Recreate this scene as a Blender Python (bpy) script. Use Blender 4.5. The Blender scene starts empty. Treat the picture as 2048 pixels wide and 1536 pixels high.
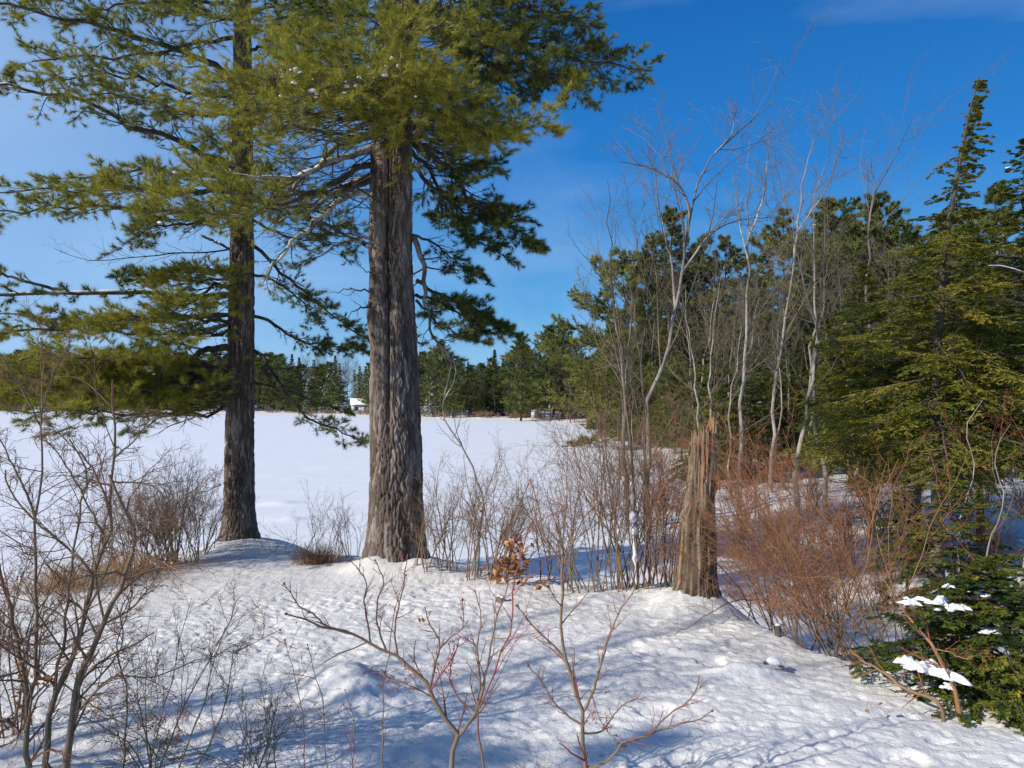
import bpy, math
import numpy as np
from mathutils import Vector

R_ = math.radians
scene = bpy.context.scene
C = scene.collection

# ------------------------------------------------------------------ camera
F = 1410.0                 # focal length in photograph pixels (2048 wide)
EYE = 4.2
PITCH = math.atan(35.0 / F)
cam_d = bpy.data.cameras.new("camera")
cam_d.sensor_width = 36.0
cam_d.lens = 36.0 * F / 2048.0
cam_d.clip_start = 0.05
cam_d.clip_end = 3000.0
cam = bpy.data.objects.new("camera", cam_d)
C.objects.link(cam)
cam.location = (0, 0, EYE)
cam.rotation_euler = (R_(90) + PITCH, 0, 0)
scene.camera = cam

# ------------------------------------------------------------------ light
SUN_AZ = R_(-120)          # compass style, clockwise from +Y
SUN_EL = R_(31)
world = bpy.data.worlds.new("World")
scene.world = world
world.use_nodes = True
nt = world.node_tree
nt.nodes.clear()
wout = nt.nodes.new("ShaderNodeOutputWorld")
wbg = nt.nodes.new("ShaderNodeBackground")
sky = nt.nodes.new("ShaderNodeTexSky")
sky.sky_type = 'NISHITA'
sky.sun_disc = False
sky.sun_elevation = SUN_EL
sky.sun_rotation = SUN_AZ
sky.altitude = 100
sky.air_density = 1.0
sky.dust_density = 0.3
sky.ozone_density = 3.0
hs = nt.nodes.new("ShaderNodeHueSaturation")
hs.inputs['Saturation'].default_value = 1.22
hs.inputs['Value'].default_value = 1.0
tc = nt.nodes.new("ShaderNodeTexCoord")
mp = nt.nodes.new("ShaderNodeMapping")
mp.inputs['Scale'].default_value = (1.0, 1.2, 3.2)
mp.inputs['Rotation'].default_value = (R_(12), R_(18), 0)
nz = nt.nodes.new("ShaderNodeTexNoise")
nz.inputs['Scale'].default_value = 2.1
nz.inputs['Detail'].default_value = 5
nz.inputs['Roughness'].default_value = 0.5
nz.inputs['Distortion'].default_value = 0.6
rp = nt.nodes.new("ShaderNodeValToRGB")
rp.color_ramp.elements[0].position = 0.46
rp.color_ramp.elements[1].position = 0.80
rp.color_ramp.elements[1].color = (0.28, 0.28, 0.28, 1)
mx = nt.nodes.new("ShaderNodeMix")
mx.data_type = 'RGBA'
mx.inputs[7].default_value = (4.6, 5.8, 7.4, 1)
nt.links.new(tc.outputs['Generated'], mp.inputs['Vector'])
nt.links.new(mp.outputs[0], nz.inputs['Vector'])
nt.links.new(nz.outputs[0], rp.inputs[0])
nt.links.new(sky.outputs[0], hs.inputs['Color'])
# clear winter blue: deeper overhead, paler low down and towards the sun
sx = nt.nodes.new("ShaderNodeSeparateXYZ"); nt.links.new(tc.outputs['Generated'], sx.inputs[0])
gr = nt.nodes.new("ShaderNodeValToRGB"); els = gr.color_ramp.elements
for p_, c_ in ((0.0, (2.5, 4.4, 6.2)), (0.13, (0.80, 2.8, 5.6)), (0.30, (0.14, 1.55, 4.6)), (0.60, (0.02, 0.68, 2.8))):
    e_ = els[0] if p_ == 0.0 else els.new(p_)
    e_.color = (c_[0] / 10, c_[1] / 10, c_[2] / 10, 1)
els.remove(els[-1])
nt.links.new(sx.outputs['Z'], gr.inputs[0])
sc10 = nt.nodes.new("ShaderNodeVectorMath"); sc10.operation = 'SCALE'; sc10.inputs['Scale'].default_value = 10.0
nt.links.new(gr.outputs[0], sc10.inputs[0])
mg = nt.nodes.new("ShaderNodeMix"); mg.data_type = 'RGBA'; mg.inputs[0].default_value = 0.92
nt.links.new(hs.outputs[0], mg.inputs[6]); nt.links.new(sc10.outputs[0], mg.inputs[7])
pl = nt.nodes.new("ShaderNodeMapRange"); pl.inputs['From Min'].default_value = 0.0; pl.inputs['From Max'].default_value = -0.7
pl.inputs['To Max'].default_value = 0.62; pl.interpolation_type = 'SMOOTHSTEP'
nt.links.new(sx.outputs['X'], pl.inputs['Value'])
mp2 = nt.nodes.new("ShaderNodeMix"); mp2.data_type = 'RGBA'; mp2.inputs[7].default_value = (2.9, 4.4, 6.6, 1)
nt.links.new(pl.outputs[0], mp2.inputs[0]); nt.links.new(mg.outputs[2], mp2.inputs[6])
nt.links.new(mp2.outputs[2], mx.inputs[6])
nt.links.new(rp.outputs[0], mx.inputs[0])
nt.links.new(mx.outputs[2], wbg.inputs[0])
wbg.inputs[1].default_value = 0.11
nt.links.new(wbg.outputs[0], wout.inputs[0])

sun_d = bpy.data.lights.new("sun", 'SUN')
sun_d.energy = 4.3
sun_d.angle = R_(0.5)
sun_d.color = (1.0, 0.93, 0.82)
sun = bpy.data.objects.new("sun", sun_d)
C.objects.link(sun)
sd = Vector((math.sin(SUN_AZ) * math.cos(SUN_EL), math.cos(SUN_AZ) * math.cos(SUN_EL), math.sin(SUN_EL)))
sun.rotation_euler = sd.to_track_quat('Z', 'Y').to_euler()
sun.location = (-20, -10, 30)
scene.view_settings.view_transform = 'Standard'
scene.view_settings.look = 'None'
scene.view_settings.exposure = 0.34
scene.view_settings.gamma = 1.0

# ------------------------------------------------------------------ helpers
UP = np.array([0.0, 0.0, 1.0])
cp, sp_ = math.cos(PITCH), math.sin(PITCH)


def at(px, py, Y):
    """point seen at photo pixel (px,py), at distance Y along the view's ground axis"""
    u = (px - 1024.0) / F
    v = (768.0 - py) / F
    dy = cp - v * sp_
    dz = sp_ + v * cp
    s = Y / dy
    return np.array([u * s, Y, EYE + dz * s])


def nrm(a):
    return a / np.maximum(np.linalg.norm(a, axis=-1, keepdims=True), 1e-9)


def hash3(ix, iy, iz):
    h = (ix.astype(np.int64) * 374761393 + iy.astype(np.int64) * 668265263 + iz.astype(np.int64) * 2147483647 * 3 + 12345) & 0xffffffff
    h = ((h ^ (h >> 13)) * 1274126177) & 0xffffffff
    h = ((h ^ (h >> 16)) * 2246822519) & 0xffffffff
    h = h ^ (h >> 15)
    return (h & 0xffffff) / float(0xffffff)


def vnoise(x, y, z=None):
    x = np.asarray(x, float); y = np.asarray(y, float)
    if z is None: z = np.zeros_like(x)
    ix, iy, iz = np.floor(x), np.floor(y), np.floor(z)
    fx, fy, fz = x - ix, y - iy, z - iz
    fx = fx * fx * (3 - 2 * fx); fy = fy * fy * (3 - 2 * fy); fz = fz * fz * (3 - 2 * fz)
    r = 0
    for a in (0, 1):
        for b in (0, 1):
            for c in (0, 1):
                w = (fx if a else 1 - fx) * (fy if b else 1 - fy) * (fz if c else 1 - fz)
                r = r + w * hash3(ix + a, iy + b, iz + c)
    return r * 2 - 1


def fbm(x, y, z=None, o=4, g=0.5):
    r = 0; a = 1.0; s = 0
    for k in range(o):
        f = 2.03 ** k
        r = r + a * vnoise(x * f + 17 * k, y * f + 31 * k, None if z is None else z * f)
        s += a; a *= g
    return r / s


def sstep(a, b, x):
    t = np.clip((x - a) / (b - a), 0, 1)
    return t * t * (3 - 2 * t)


def sdist(poly, x, y):
    """signed distance to a polygon, positive inside"""
    poly = np.asarray(poly, float)
    d = np.full(np.shape(x), 1e9)
    ins = np.zeros(np.shape(x), bool)
    n = len(poly)
    for i in range(n):
        ax, ay = poly[i]; bx, by = poly[(i + 1) % n]
        ex, ey = bx - ax, by - ay
        t = np.clip(((x - ax) * ex + (y - ay) * ey) / (ex * ex + ey * ey), 0, 1)
        d = np.minimum(d, np.hypot(x - ax - t * ex, y - ay - t * ey))
        c = ((ay > y) != (by > y))
        with np.errstate(divide='ignore', invalid='ignore'):
            xi = ex * (y - ay) / (ey if ey != 0 else 1e-9) + ax
        ins ^= c & (x < xi)
    return np.where(ins, d, -d)


# ---- terrain ---------------------------------------------------------------
BANK = [(-16, 8.2), (-11, 9.2), (-7.6, 10.4), (-6.8, 12.6), (-6.6, 14.6), (-5.9, 15.9), (-4.9, 15.7), (-4.1, 14.4),
        (-2.6, 13.7), (-1.2, 13.5), (-0.2, 12.6), (1.2, 11.8), (2.4, 11.3), (3.1, 10.4), (3.3, 9.2), (3.6, 8.0),
        (4.5, 6.9), (6.0, 5.8), (9, 4), (20, -2), (20, -60), (-60, -60), (-60, 6)]
LAKE = [(-1500, 311), (-226, 311), (-154, 300), (-71, 237), (-40, 204), (-15, 169), (3, 158), (12, 142), (15, 118), (13.5, 88),
        (11, 62), (9.5, 45), (8.6, 32), (8.2, 24), (7.6, 19), (6.6, 15), (5.8, 12), (6.5, 9), (9, 7), (14, 2), (14, -60), (-1500, -60)]
MOUNDS = [  # x,y,height,radius
]


def mound(px, py, Y, h, r, ry=None):
    p = at(px, py, Y)
    MOUNDS.append((p[0], p[1], h, r, ry or r))


mound(792, 1120, 12.55, 0.24, 0.75)
mound(740, 1125, 12.2, 0.10, 0.35)
mound(850, 1125, 12.2, 0.10, 0.35)
mound(485, 1100, 14.8, 0.20, 0.7)
mound(1395, 1205, 9.75, 0.20, 0.5)
mound(1340, 1195, 9.6, 0.12, 0.3)
mound(690, 1345, 6.9, 0.13, 0.26, 0.36)
mound(720, 1375, 6.6, 0.10, 0.22, 0.3)
mound(650, 1350, 6.8, 0.08, 0.40, 0.40)
mound(1490, 1350, 7.0, 0.12, 0.34, 0.16)
mound(1200, 1190, 9.9, 0.08, 0.3)
mound(1280, 1170, 10.2, 0.12, 0.4)
mound(985, 1165, 10.5, 0.10, 0.45)
mound(1560, 1290, 8.2, 0.07, 0.25)
mound(1870, 1350, 6.9, 0.12, 0.4)
mound(90, 1536, 4.9, 0.08, 0.4)
mound(560, 1000, 29, 0.14, 0.7, 0.5)
mound(575, 1035, 25, 0.12, 0.6, 0.4)


def ground(x, y):
    x = np.asarray(x, float); y = np.asarray(y, float)
    dl = sdist(LAKE, x, y)
    out = np.maximum(-dl, 0)
    land = np.where(dl > 0, -0.5 * sstep(0, 1.5, dl), 0.30 * sstep(0, 3, out) + 0.022 * np.minimum(out, 200))
    land = land + np.where(dl > 0, 0, sstep(0, 3, out) * (0.16 * fbm(x * 0.45, y * 0.45, o=3) + 0.05 * fbm(x * 1.7, y * 1.7, o=2)))
    db = sdist(BANK, x + 0.25 * vnoise(x * 0.9, y * 0.9), y + 0.25 * vnoise(x * 0.9 + 9, y * 0.9))
    k = 1 - sstep(-2.6, 0.35, -db * -1) if False else sstep(-2.4, 0.45, db)
    top = 1.42 + 0.035 * (9 - np.clip(y, 0, 16)) * 0.9 + 0.02 * np.clip(-x, -6, 8) * -0.6 + 0.06 * fbm(x * 0.5 + 3, y * 0.5, o=3)
    z = land * (1 - k) + top * k
    for (mx_, my_, h, r, ry) in MOUNDS:
        near = (np.abs(x - mx_) < 4 * r) & (np.abs(y - my_) < 4 * ry)
        z = z + np.where(near, h * np.exp(-(((x - mx_) / r) ** 2 + ((y - my_) / ry) ** 2)), 0)
    return z


def g1(x, y):
    return float(ground(np.array([x]), np.array([y]))[0])


# ---- geometry collection -----------------------------------------------------
class Geo:
    def __init__(self):
        self.v = []; self.f = {3: [], 4: []}; self.t = []; self.n = 0

    def add(self, V, Fc, tone=0.5):
        V = np.asarray(V, float).reshape(-1, 3)
        Fc = np.asarray(Fc, np.int64)
        self.v.append(V)
        self.f[Fc.shape[1]].append(Fc + self.n)
        t = np.broadcast_to(np.asarray(tone, float), (len(V),)) if np.ndim(tone) < 1 else np.asarray(tone, float)
        self.t.append(np.array(t))
        self.n += len(V)
        return self

    def mesh(self, name, mat, smooth=True):
        V = np.concatenate(self.v); T = np.concatenate(self.t)
        fs = [np.concatenate(self.f[k]) for k in (3, 4) if self.f[k]]
        me = bpy.data.meshes.new(name)
        me.vertices.add(len(V))
        me.vertices.foreach_set("co", V.astype(np.float32).ravel())
        loops = np.concatenate([a.ravel() for a in fs]).astype(np.int32)
        cnt = np.concatenate([np.full(len(a), a.shape[1]) for a in fs])
        st = np.concatenate([[0], np.cumsum(cnt)[:-1]]).astype(np.int32)
        me.loops.add(len(loops))
        me.loops.foreach_set("vertex_index", loops)
        me.polygons.add(len(cnt))
        me.polygons.foreach_set("loop_start", st)
        me.update(calc_edges=True)
        if smooth:
            me.polygons.foreach_set("use_smooth", np.ones(len(cnt), bool))
        a = me.attributes.new("tone", 'FLOAT', 'POINT')
        a.data.foreach_set("value", T.astype(np.float32))
        if mat: me.materials.append(mat)
        return me

    def build(self, name, mat, parent=None, smooth=True):
        if not self.n: return None
        o = bpy.data.objects.new(name, self.mesh(name, mat, smooth))
        C.objects.link(o)
        if parent: o.parent = parent
        return o


def thing(name, label, cat, group=None, loc=None):
    o = bpy.data.objects.new(name, None)
    C.objects.link(o)
    o.empty_display_size = 0.3
    if loc is not None: o.location = loc
    return tag(o, label, cat, group)


def tag(o, label=None, cat=None, group=None, kind=None):
    if label: o["label"] = label
    if cat: o["category"] = cat
    if group: o["group"] = group
    if kind: o["kind"] = kind
    return o


def shift(geo, loc):
    for i in range(len(geo.v)):
        geo.v[i] = geo.v[i] - np.asarray(loc)
    return geo


def tubes(geo, P, Rr, sides=4, tone=0.5):
    """P [N,K,3], Rr [N,K]"""
    if len(P) == 0: return
    N, K, _ = P.shape
    T = np.empty_like(P)
    T[:, 1:-1] = P[:, 2:] - P[:, :-2]; T[:, 0] = P[:, 1] - P[:, 0]; T[:, -1] = P[:, -1] - P[:, -2]
    T = nrm(T)
    D = nrm(P[:, -1] - P[:, 0])
    ref = np.where(np.abs(D[:, 2:3]) > 0.8, np.array([[1.0, 0.13, 0.0]]), np.array([[0.05, 0.1, 1.0]]))
    A = nrm(np.cross(T, ref[:, None, :])); B = np.cross(T, A)
    th = np.arange(sides) * 2 * math.pi / sides
    V = P[:, :, None, :] + Rr[:, :, None, None] * (A[:, :, None, :] * np.cos(th)[None, None, :, None] + B[:, :, None, :] * np.sin(th)[None, None, :, None])
    i = np.arange(N)[:, None, None] * K * sides; k = np.arange(K - 1)[None, :, None] * sides; s = np.arange(sides)[None, None, :]
    s2 = (s + 1) % sides
    a = i + k + s; b = i + k + s2; c = i + k + sides + s2; d = i + k + sides + s
    Fc = np.stack([a, b, c, d], -1).reshape(-1, 4)
    if np.ndim(tone) == 0: tt = np.full((N, K, sides), float(tone))
    elif np.ndim(tone) == 1: tt = np.broadcast_to(np.asarray(tone)[:, None, None], (N, K, sides))
    else: tt = np.broadcast_to(np.asarray(tone)[:, :, None], (N, K, sides))
    geo.add(V.reshape(-1, 3), Fc, tt.reshape(-1))


def spline(pts, K, wig=0.0, rng=None):
    """Catmull-Rom through pts resampled to K evenly spaced points"""
    p = np.asarray(pts, float)
    q = np.vstack([2 * p[0] - p[1], p, 2 * p[-1] - p[-2]])
    out = []
    for i in range(1, len(q) - 2):
        t = np.linspace(0, 1, 9)[:-1, None]
        out.append(0.5 * ((2 * q[i]) + (-q[i - 1] + q[i + 1]) * t + (2 * q[i - 1] - 5 * q[i] + 4 * q[i + 1] - q[i + 2]) * t ** 2 + (-q[i - 1] + 3 * q[i] - 3 * q[i + 1] + q[i + 2]) * t ** 3))
    out.append(q[-2:-1])
    out = np.vstack(out)
    d = np.concatenate([[0], np.cumsum(np.linalg.norm(np.diff(out, axis=0), axis=1))])
    s = np.linspace(0, d[-1], K)
    res = np.stack([np.interp(s, d, out[:, j]) for j in range(3)], 1)
    if wig and rng is not None:
        n = rng.normal(size=(K, 3)) * wig
        n[0] = 0
        res = res + n
    return res


def spawn(P, Rr, n, rng, t=(0.15, 1.0), ang=50, angj=12, L=0.4, Lj=0.3, fall=0.5, K=4, rr=0.5, rmin=0.002, tip=0.25,
          lift=0.0, wig=0.12, planar=0.0, absL=None, tpow=1.0, rmax=1.0):
    """children of every polyline; planar 1 = children lie in the horizontal plane"""
    N, KK, _ = P.shape
    n = np.full(N, n) if np.ndim(n) == 0 else np.asarray(n)
    idx = np.repeat(np.arange(N), n)
    M = len(idx)
    if M == 0: return np.zeros((0, K, 3)), np.zeros((0, K)), idx
    off = np.concatenate([np.arange(k) for k in n]); cnt = np.repeat(n, n)
    tt = t[0] + (t[1] - t[0]) * np.clip((off + rng.uniform(0, 1, M)) / cnt, 0, 1) ** tpow
    u = tt * (KK - 1); k0 = np.clip(u.astype(int), 0, KK - 2); f = (u - k0)[:, None]
    p0 = P[idx, k0] * (1 - f) + P[idx, k0 + 1] * f
    T = nrm(P[idx, k0 + 1] - P[idx, k0])
    r0 = Rr[idx, k0] * (1 - f[:, 0]) + Rr[idx, k0 + 1] * f[:, 0]
    Lp = np.linalg.norm(np.diff(P, axis=1), axis=2).sum(1)[idx] if absL is None else np.full(M, absL)
    sg = np.where(off % 2 == 0, 1.0, -1.0)[:, None]
    hor = nrm(np.cross(T, UP) + 1e-6)
    rnd = rng.normal(size=(M, 3)); rnd = nrm(rnd - (rnd * T).sum(1, keepdims=True) * T)
    perp = nrm(hor * sg * planar + rnd * (1 - planar))
    perp = nrm(perp - (perp * T).sum(1, keepdims=True) * T)
    a = np.radians(ang + rng.normal(size=M) * angj)[:, None]
    d = np.cos(a) * T + np.sin(a) * perp
    LL = Lp * L * (1 - fall * tt) * rng.uniform(1 - Lj, 1 + Lj, M)
    out = np.empty((M, K, 3)); out[:, 0] = p0
    step = (LL / (K - 1))[:, None]
    for k in range(1, K):
        d = nrm(d + rng.normal(size=(M, 3)) * wig + UP * lift)
        out[:, k] = out[:, k - 1] + d * step
    rb = np.clip(r0 * rr, rmin, rmax)
    w = np.linspace(1, tip, K)
    return out, rb[:, None] * w[None, :], idx


def tufts(geo, P, Rr, rng, per=4, t=(0.4, 1.0), needles=16, length=0.09, width=0.005, spread=0.75, tone=None, tj=0.22, lift=0.15, tonebase=None):
    """needle tufts placed along polylines"""
    N, KK, _ = P.shape
    if N == 0: return
    idx = np.repeat(np.arange(N), per)
    off = np.tile(np.arange(per), N)
    tt = t[0] + (t[1] - t[0]) * np.clip((off + 1 - rng.uniform(0, .6, len(idx))) / per, 0, 1)
    u = tt * (KK - 1); k0 = np.clip(u.astype(int), 0, KK - 2); f = (u - k0)[:, None]
    p0 = P[idx, k0] * (1 - f) + P[idx, k0 + 1] * f
    T = nrm(P[idx, k0 + 1] - P[idx, k0])
    M = len(idx)
    base = np.minimum(rng.normal(size=M) * tj * 0.7 + 0.5, 0.93)
    if tonebase is not None: base = base + tonebase[idx]
    ii = np.repeat(np.arange(M), needles)
    q = len(ii)
    d = nrm(T[ii] + rng.normal(size=(q, 3)) * spread + UP * lift)
    side = nrm(np.cross(d, rng.normal(size=(q, 3))))
    Ln = (length * rng.uniform(0.7, 1.15, q))[:, None]
    b = p0[ii] - T[ii] * (rng.uniform(0, 0.5, q)[:, None] * length)
    V = np.stack([b - side * width / 2, b + side * width / 2, b + d * Ln], 1)
    base = np.clip(base, 0, 0.93) + (rng.uniform(size=M) < 0.012) * 0.07
    tn = np.repeat(np.clip(base[ii] + rng.normal(size=q) * 0.02, 0, 1), 3)
    geo.add(V.reshape(-1, 3), np.arange(q * 3).reshape(-1, 3), tn)


def sprays(geo, P, Rr, rng, per=10, length=0.05, width=0.012, tj=0.2, t=(0.1, 1.0), droop=0.1, tonebase=None):
    """flat hemlock sprays: little needles either side of a twig"""
    N, KK, _ = P.shape
    if N == 0: return
    idx = np.repeat(np.arange(N), per * 2)
    off = np.tile(np.repeat(np.arange(per), 2), N)
    sg = np.tile(np.array([1.0, -1.0]), N * per)[:, None]
    M = len(idx)
    tt = t[0] + (t[1] - t[0]) * (off + rng.uniform(0, 1, M)) / per
    u = tt * (KK - 1); k0 = np.clip(u.astype(int), 0, KK - 2); f = (u - k0)[:, None]
    p0 = P[idx, k0] * (1 - f) + P[idx, k0 + 1] * f
    T = nrm(P[idx, k0 + 1] - P[idx, k0])
    hor = nrm(np.cross(T, UP) + 1e-6)
    d = nrm(T * 0.75 + hor * sg * 0.8 + rng.normal(size=(M, 3)) * 0.28 - UP * droop)
    side = nrm(np.cross(d, UP) + rng.normal(size=(M, 3)) * 0.45)
    base = (rng.normal(size=N) * tj + 0.5)[idx]
    if tonebase is not None: base = base + tonebase[idx]
    Ln = (length * rng.uniform(0.6, 1.2, M))[:, None]
    V = np.stack([p0 - side * width / 2, p0 + side * width / 2, p0 + d * Ln], 1)
    geo.add(V.reshape(-1, 3), np.arange(M * 3).reshape(-1, 3), np.repeat(np.clip(base + rng.normal(size=M) * 0.07, 0, 1), 3))


_bu = []
for la in (-90, -45, 0, 45, 90):
    for lo in range(0, 360, 60):
        _bu.append((math.cos(R_(la)) * math.cos(R_(lo)), math.cos(R_(la)) * math.sin(R_(lo)), math.sin(R_(la))))
_bu = np.array(_bu)
_bf = np.array([(r * 6 + s, r * 6 + (s + 1) % 6, (r + 1) * 6 + (s + 1) % 6, (r + 1) * 6 + s) for r in range(4) for s in range(6)])


def blobs(geo, pts, size, rng, flat=0.6):
    pts = np.asarray(pts, float).reshape(-1, 3)
    N = len(pts)
    if N == 0: return
    sz = np.broadcast_to(size, (N,)) * rng.uniform(0.5, 1.3, N)
    ax = np.stack([rng.uniform(0.7, 1.6, N), rng.uniform(0.7, 1.3, N), np.full(N, flat)], 1) * sz[:, None]
    V = _bu[None] * (1 + 0.28 * rng.normal(size=(N, 30, 1)).clip(-1, 1))
    V = V * ax[:, None, :]
    V[:, 0:6] = V[:, 0:1]; V[:, 24:30] = V[:, 24:25]
    V = V + pts[:, None, :]
    Fc = (_bf[None] + np.arange(N)[:, None, None] * 30).reshape(-1, 4)
    geo.add(V.reshape(-1, 3), Fc, 0.5)


def pads(geo, pts, size, rng):
    """ragged draped pads of snow"""
    for c in np.asarray(pts).reshape(-1, 3):
        s = size * rng.uniform(0.45, 1.35); sd_ = rng.uniform(0, 99)
        nr, na = 9, 26
        r = np.linspace(0.02, 1, nr)[:, None]; a = (np.arange(na) * 2 * math.pi / na)[None, :]
        edge = 1 + 0.65 * vnoise(np.cos(a) * 1.7 + sd_, np.sin(a) * 1.7) + 0.25 * vnoise(np.cos(a) * 5 + sd_, np.sin(a) * 5)
        st_ = rng.uniform(0.5, 1.0); ro = rng.uniform(0, 3.14)
        x = r * np.cos(a) * edge * s * 1.3; y = r * np.sin(a) * edge * s * st_
        x, y = x * math.cos(ro) - y * math.sin(ro), x * math.sin(ro) + y * math.cos(ro)
        top = s * (0.42 * (1 - r ** 3.0) - 0.30 * r ** 2) + s * 0.22 * vnoise(x / s * 2.2 + sd_, y / s * 2.2) * (1 - r ** 4)
        V1 = np.stack([x + c[0], y + c[1], top + c[2]], -1)
        bot = np.minimum(top - s * 0.10 * (1 - r ** 4), -s * 0.22 * r ** 2 - 0.05 * s)
        V2 = np.stack([x * 0.98 + c[0], y * 0.98 + c[1], bot + c[2]], -1)
        i = np.arange(nr - 1)[:, None] * na; q_ = np.arange(na)[None, :]; q2 = (q_ + 1) % na
        F1 = np.stack([i + q_, i + na + q_, i + na + q2, i + q2], -1).reshape(-1, 4)
        F2 = F1[:, ::-1] + nr * na
        b1 = (nr - 1) * na
        F3 = np.stack([b1 + q_[0], b1 + nr * na + q_[0], b1 + nr * na + q2[0], b1 + q2[0]], -1)
        geo.add(np.concatenate([V1.reshape(-1, 3), V2.reshape(-1, 3)]), np.concatenate([F1, F2, F3]), 0.5)


def snowline(geo, path, rad, rng, cover=0.7):
    """snow lying along the top of a limb with gaps"""
    K = len(path)
    i = 0
    while i < K - 3:
        ln = int(rng.integers(3, 8))
        seg = path[i:i + ln + 1]
        if len(seg) > 2 and rng.uniform() < cover:
            p = spline(seg, len(seg) * 3)
            r = np.interp(np.linspace(0, 1, len(p)), np.linspace(0, 1, len(seg)), rad[i:i + ln + 1])
            w = np.sin(np.linspace(0.02, math.pi - 0.02, len(p))) ** 0.35 * r * 0.85 * (1 + 0.25 * rng.normal(size=len(p)))
            tubes(geo, (p + UP * (r * 0.55 + 0.004)[:, None])[None], np.abs(w)[None], 7)
        i += ln


# ------------------------------------------------------------------ materials
def mat_new(name):
    m = bpy.data.materials.new(name)
    m.use_nodes = True
    n = m.node_tree.nodes; l = m.node_tree.links
    return m, n, l, n['Principled BSDF'], n['Material Output']


def ramp_mat(name, stops, rough=0.8, transl=0.0, noise=None, bump=0.0, spec=0.25, use='tone', nstr=0.25):
    """colour ramp driven by the tone attribute, broken up by noise"""
    m, n, l, bs, out = mat_new(name)
    rp = n.new("ShaderNodeValToRGB")
    el = rp.color_ramp.elements
    while len(el) < len(stops): el.new(0.5)
    for e, (p, c) in zip(el, stops):
        e.position = p; e.color = (*c, 1)
    at_ = n.new("ShaderNodeAttribute"); at_.attribute_name = 'tone'
    src = at_.outputs['Fac']
    if noise:
        tc = n.new("ShaderNodeTexCoord")
        mp = n.new("ShaderNodeMapping"); mp.inputs['Scale'].default_value = noise
        nz = n.new("ShaderNodeTexNoise"); nz.inputs['Scale'].default_value = 1.0; nz.inputs['Detail'].default_value = 4
        nz.inputs['Roughness'].default_value = 0.65
        l.new(tc.outputs['Object'], mp.inputs[0]); l.new(mp.outputs[0], nz.inputs[0])
        ma = n.new("ShaderNodeMath"); ma.operation = 'MULTIPLY_ADD'
        l.new(nz.outputs[0], ma.inputs[0]); ma.inputs[1].default_value = nstr * 2
        sb = n.new("ShaderNodeMath"); sb.operation = 'SUBTRACT'; sb.inputs[1].default_value = nstr
        l.new(src, sb.inputs[0]); l.new(sb.outputs[0], ma.inputs[2])
        src = ma.outputs[0]
        if bump:
            bp = n.new("ShaderNodeBump"); bp.inputs['Strength'].default_value = bump; bp.inputs['Distance'].default_value = 0.02
            l.new(nz.outputs[0], bp.inputs['Height']); l.new(bp.outputs[0], bs.inputs['Normal'])
    l.new(src, rp.inputs[0])
    l.new(rp.outputs[0], bs.inputs['Base Color'])
    bs.inputs['Roughness'].default_value = rough
    bs.inputs['Specular IOR Level'].default_value = spec
    if transl:
        tr = n.new("ShaderNodeBsdfTranslucent"); mix = n.new("ShaderNodeMixShader")
        mix.inputs[0].default_value = transl
        l.new(rp.outputs[0], tr.inputs[0]); l.new(bs.outputs[0], mix.inputs[1]); l.new(tr.outputs[0], mix.inputs[2])
        l.new(mix.outputs[0], out.inputs[0])
    return m


def snow_mat(name, fine=True, lo=(0.70, 0.71, 0.735), hi=(0.76, 0.77, 0.79)):
    m, n, l, bs, out = mat_new(name)
    tc = n.new("ShaderNodeTexCoord")
    nz = n.new("ShaderNodeTexNoise"); nz.inputs['Scale'].default_value = 26 if fine else 14; nz.inputs['Detail'].default_value = 8; nz.inputs['Roughness'].default_value = 0.62
    l.new(tc.outputs['Object'], nz.inputs[0])
    n2 = n.new("ShaderNodeTexNoise"); n2.inputs['Scale'].default_value = 0.6; n2.inputs['Detail'].default_value = 3
    l.new(tc.outputs['Object'], n2.inputs[0])
    rp = n.new("ShaderNodeValToRGB")
    rp.color_ramp.elements[0].color = (*lo, 1); rp.color_ramp.elements[0].position = 0.3
    rp.color_ramp.elements[1].color = (*hi, 1); rp.color_ramp.elements[1].position = 0.7
    l.new(n2.outputs[0], rp.inputs[0]); l.new(rp.outputs[0], bs.inputs['Base Color'])
    bp = n.new("ShaderNodeBump"); bp.inputs['Strength'].default_value = 0.8 if fine else 0.15; bp.inputs['Distance'].default_value = 0.02
    l.new(nz.outputs[0], bp.inputs['Height']); l.new(bp.outputs[0], bs.inputs['Normal'])
    bs.inputs['Roughness'].default_value = 0.55
    bs.inputs['Specular IOR Level'].default_value = 0.2
    return m


M = {}
M['snow'] = snow_mat("snow", True, (0.64, 0.625, 0.605), (0.75, 0.735, 0.712))
M['lake'] = snow_mat("lake_snow", False)
M['lump'] = snow_mat("snow_lump", False)
M['bark'] = ramp_mat("pine_bark", [(0.0, (0.045, 0.036, 0.030)), (0.45, (0.125, 0.097, 0.080)), (0.8, (0.25, 0.215, 0.19)), (1.0, (0.33, 0.30, 0.26))], 0.9, noise=(16, 16, 3.5), bump=0.5, spec=0.1, nstr=0.28)
M['limb'] = ramp_mat("limb_bark", [(0.0, (0.035, 0.03, 0.024)), (0.5, (0.11, 0.095, 0.075)), (0.8, (0.30, 0.30, 0.25)), (1.0, (0.45, 0.45, 0.38))], 0.9, noise=(9, 9, 9), spec=0.1, nstr=0.35)
M['pneedle'] = ramp_mat("pine_needles", [(0.0, (0.022, 0.055, 0.026)), (0.35, (0.100, 0.138, 0.026)), (0.7, (0.29, 0.275, 0.030)), (0.95, (0.38, 0.35, 0.05)), (1.0, (0.30, 0.16, 0.03))], 0.55, transl=0.28)
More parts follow.
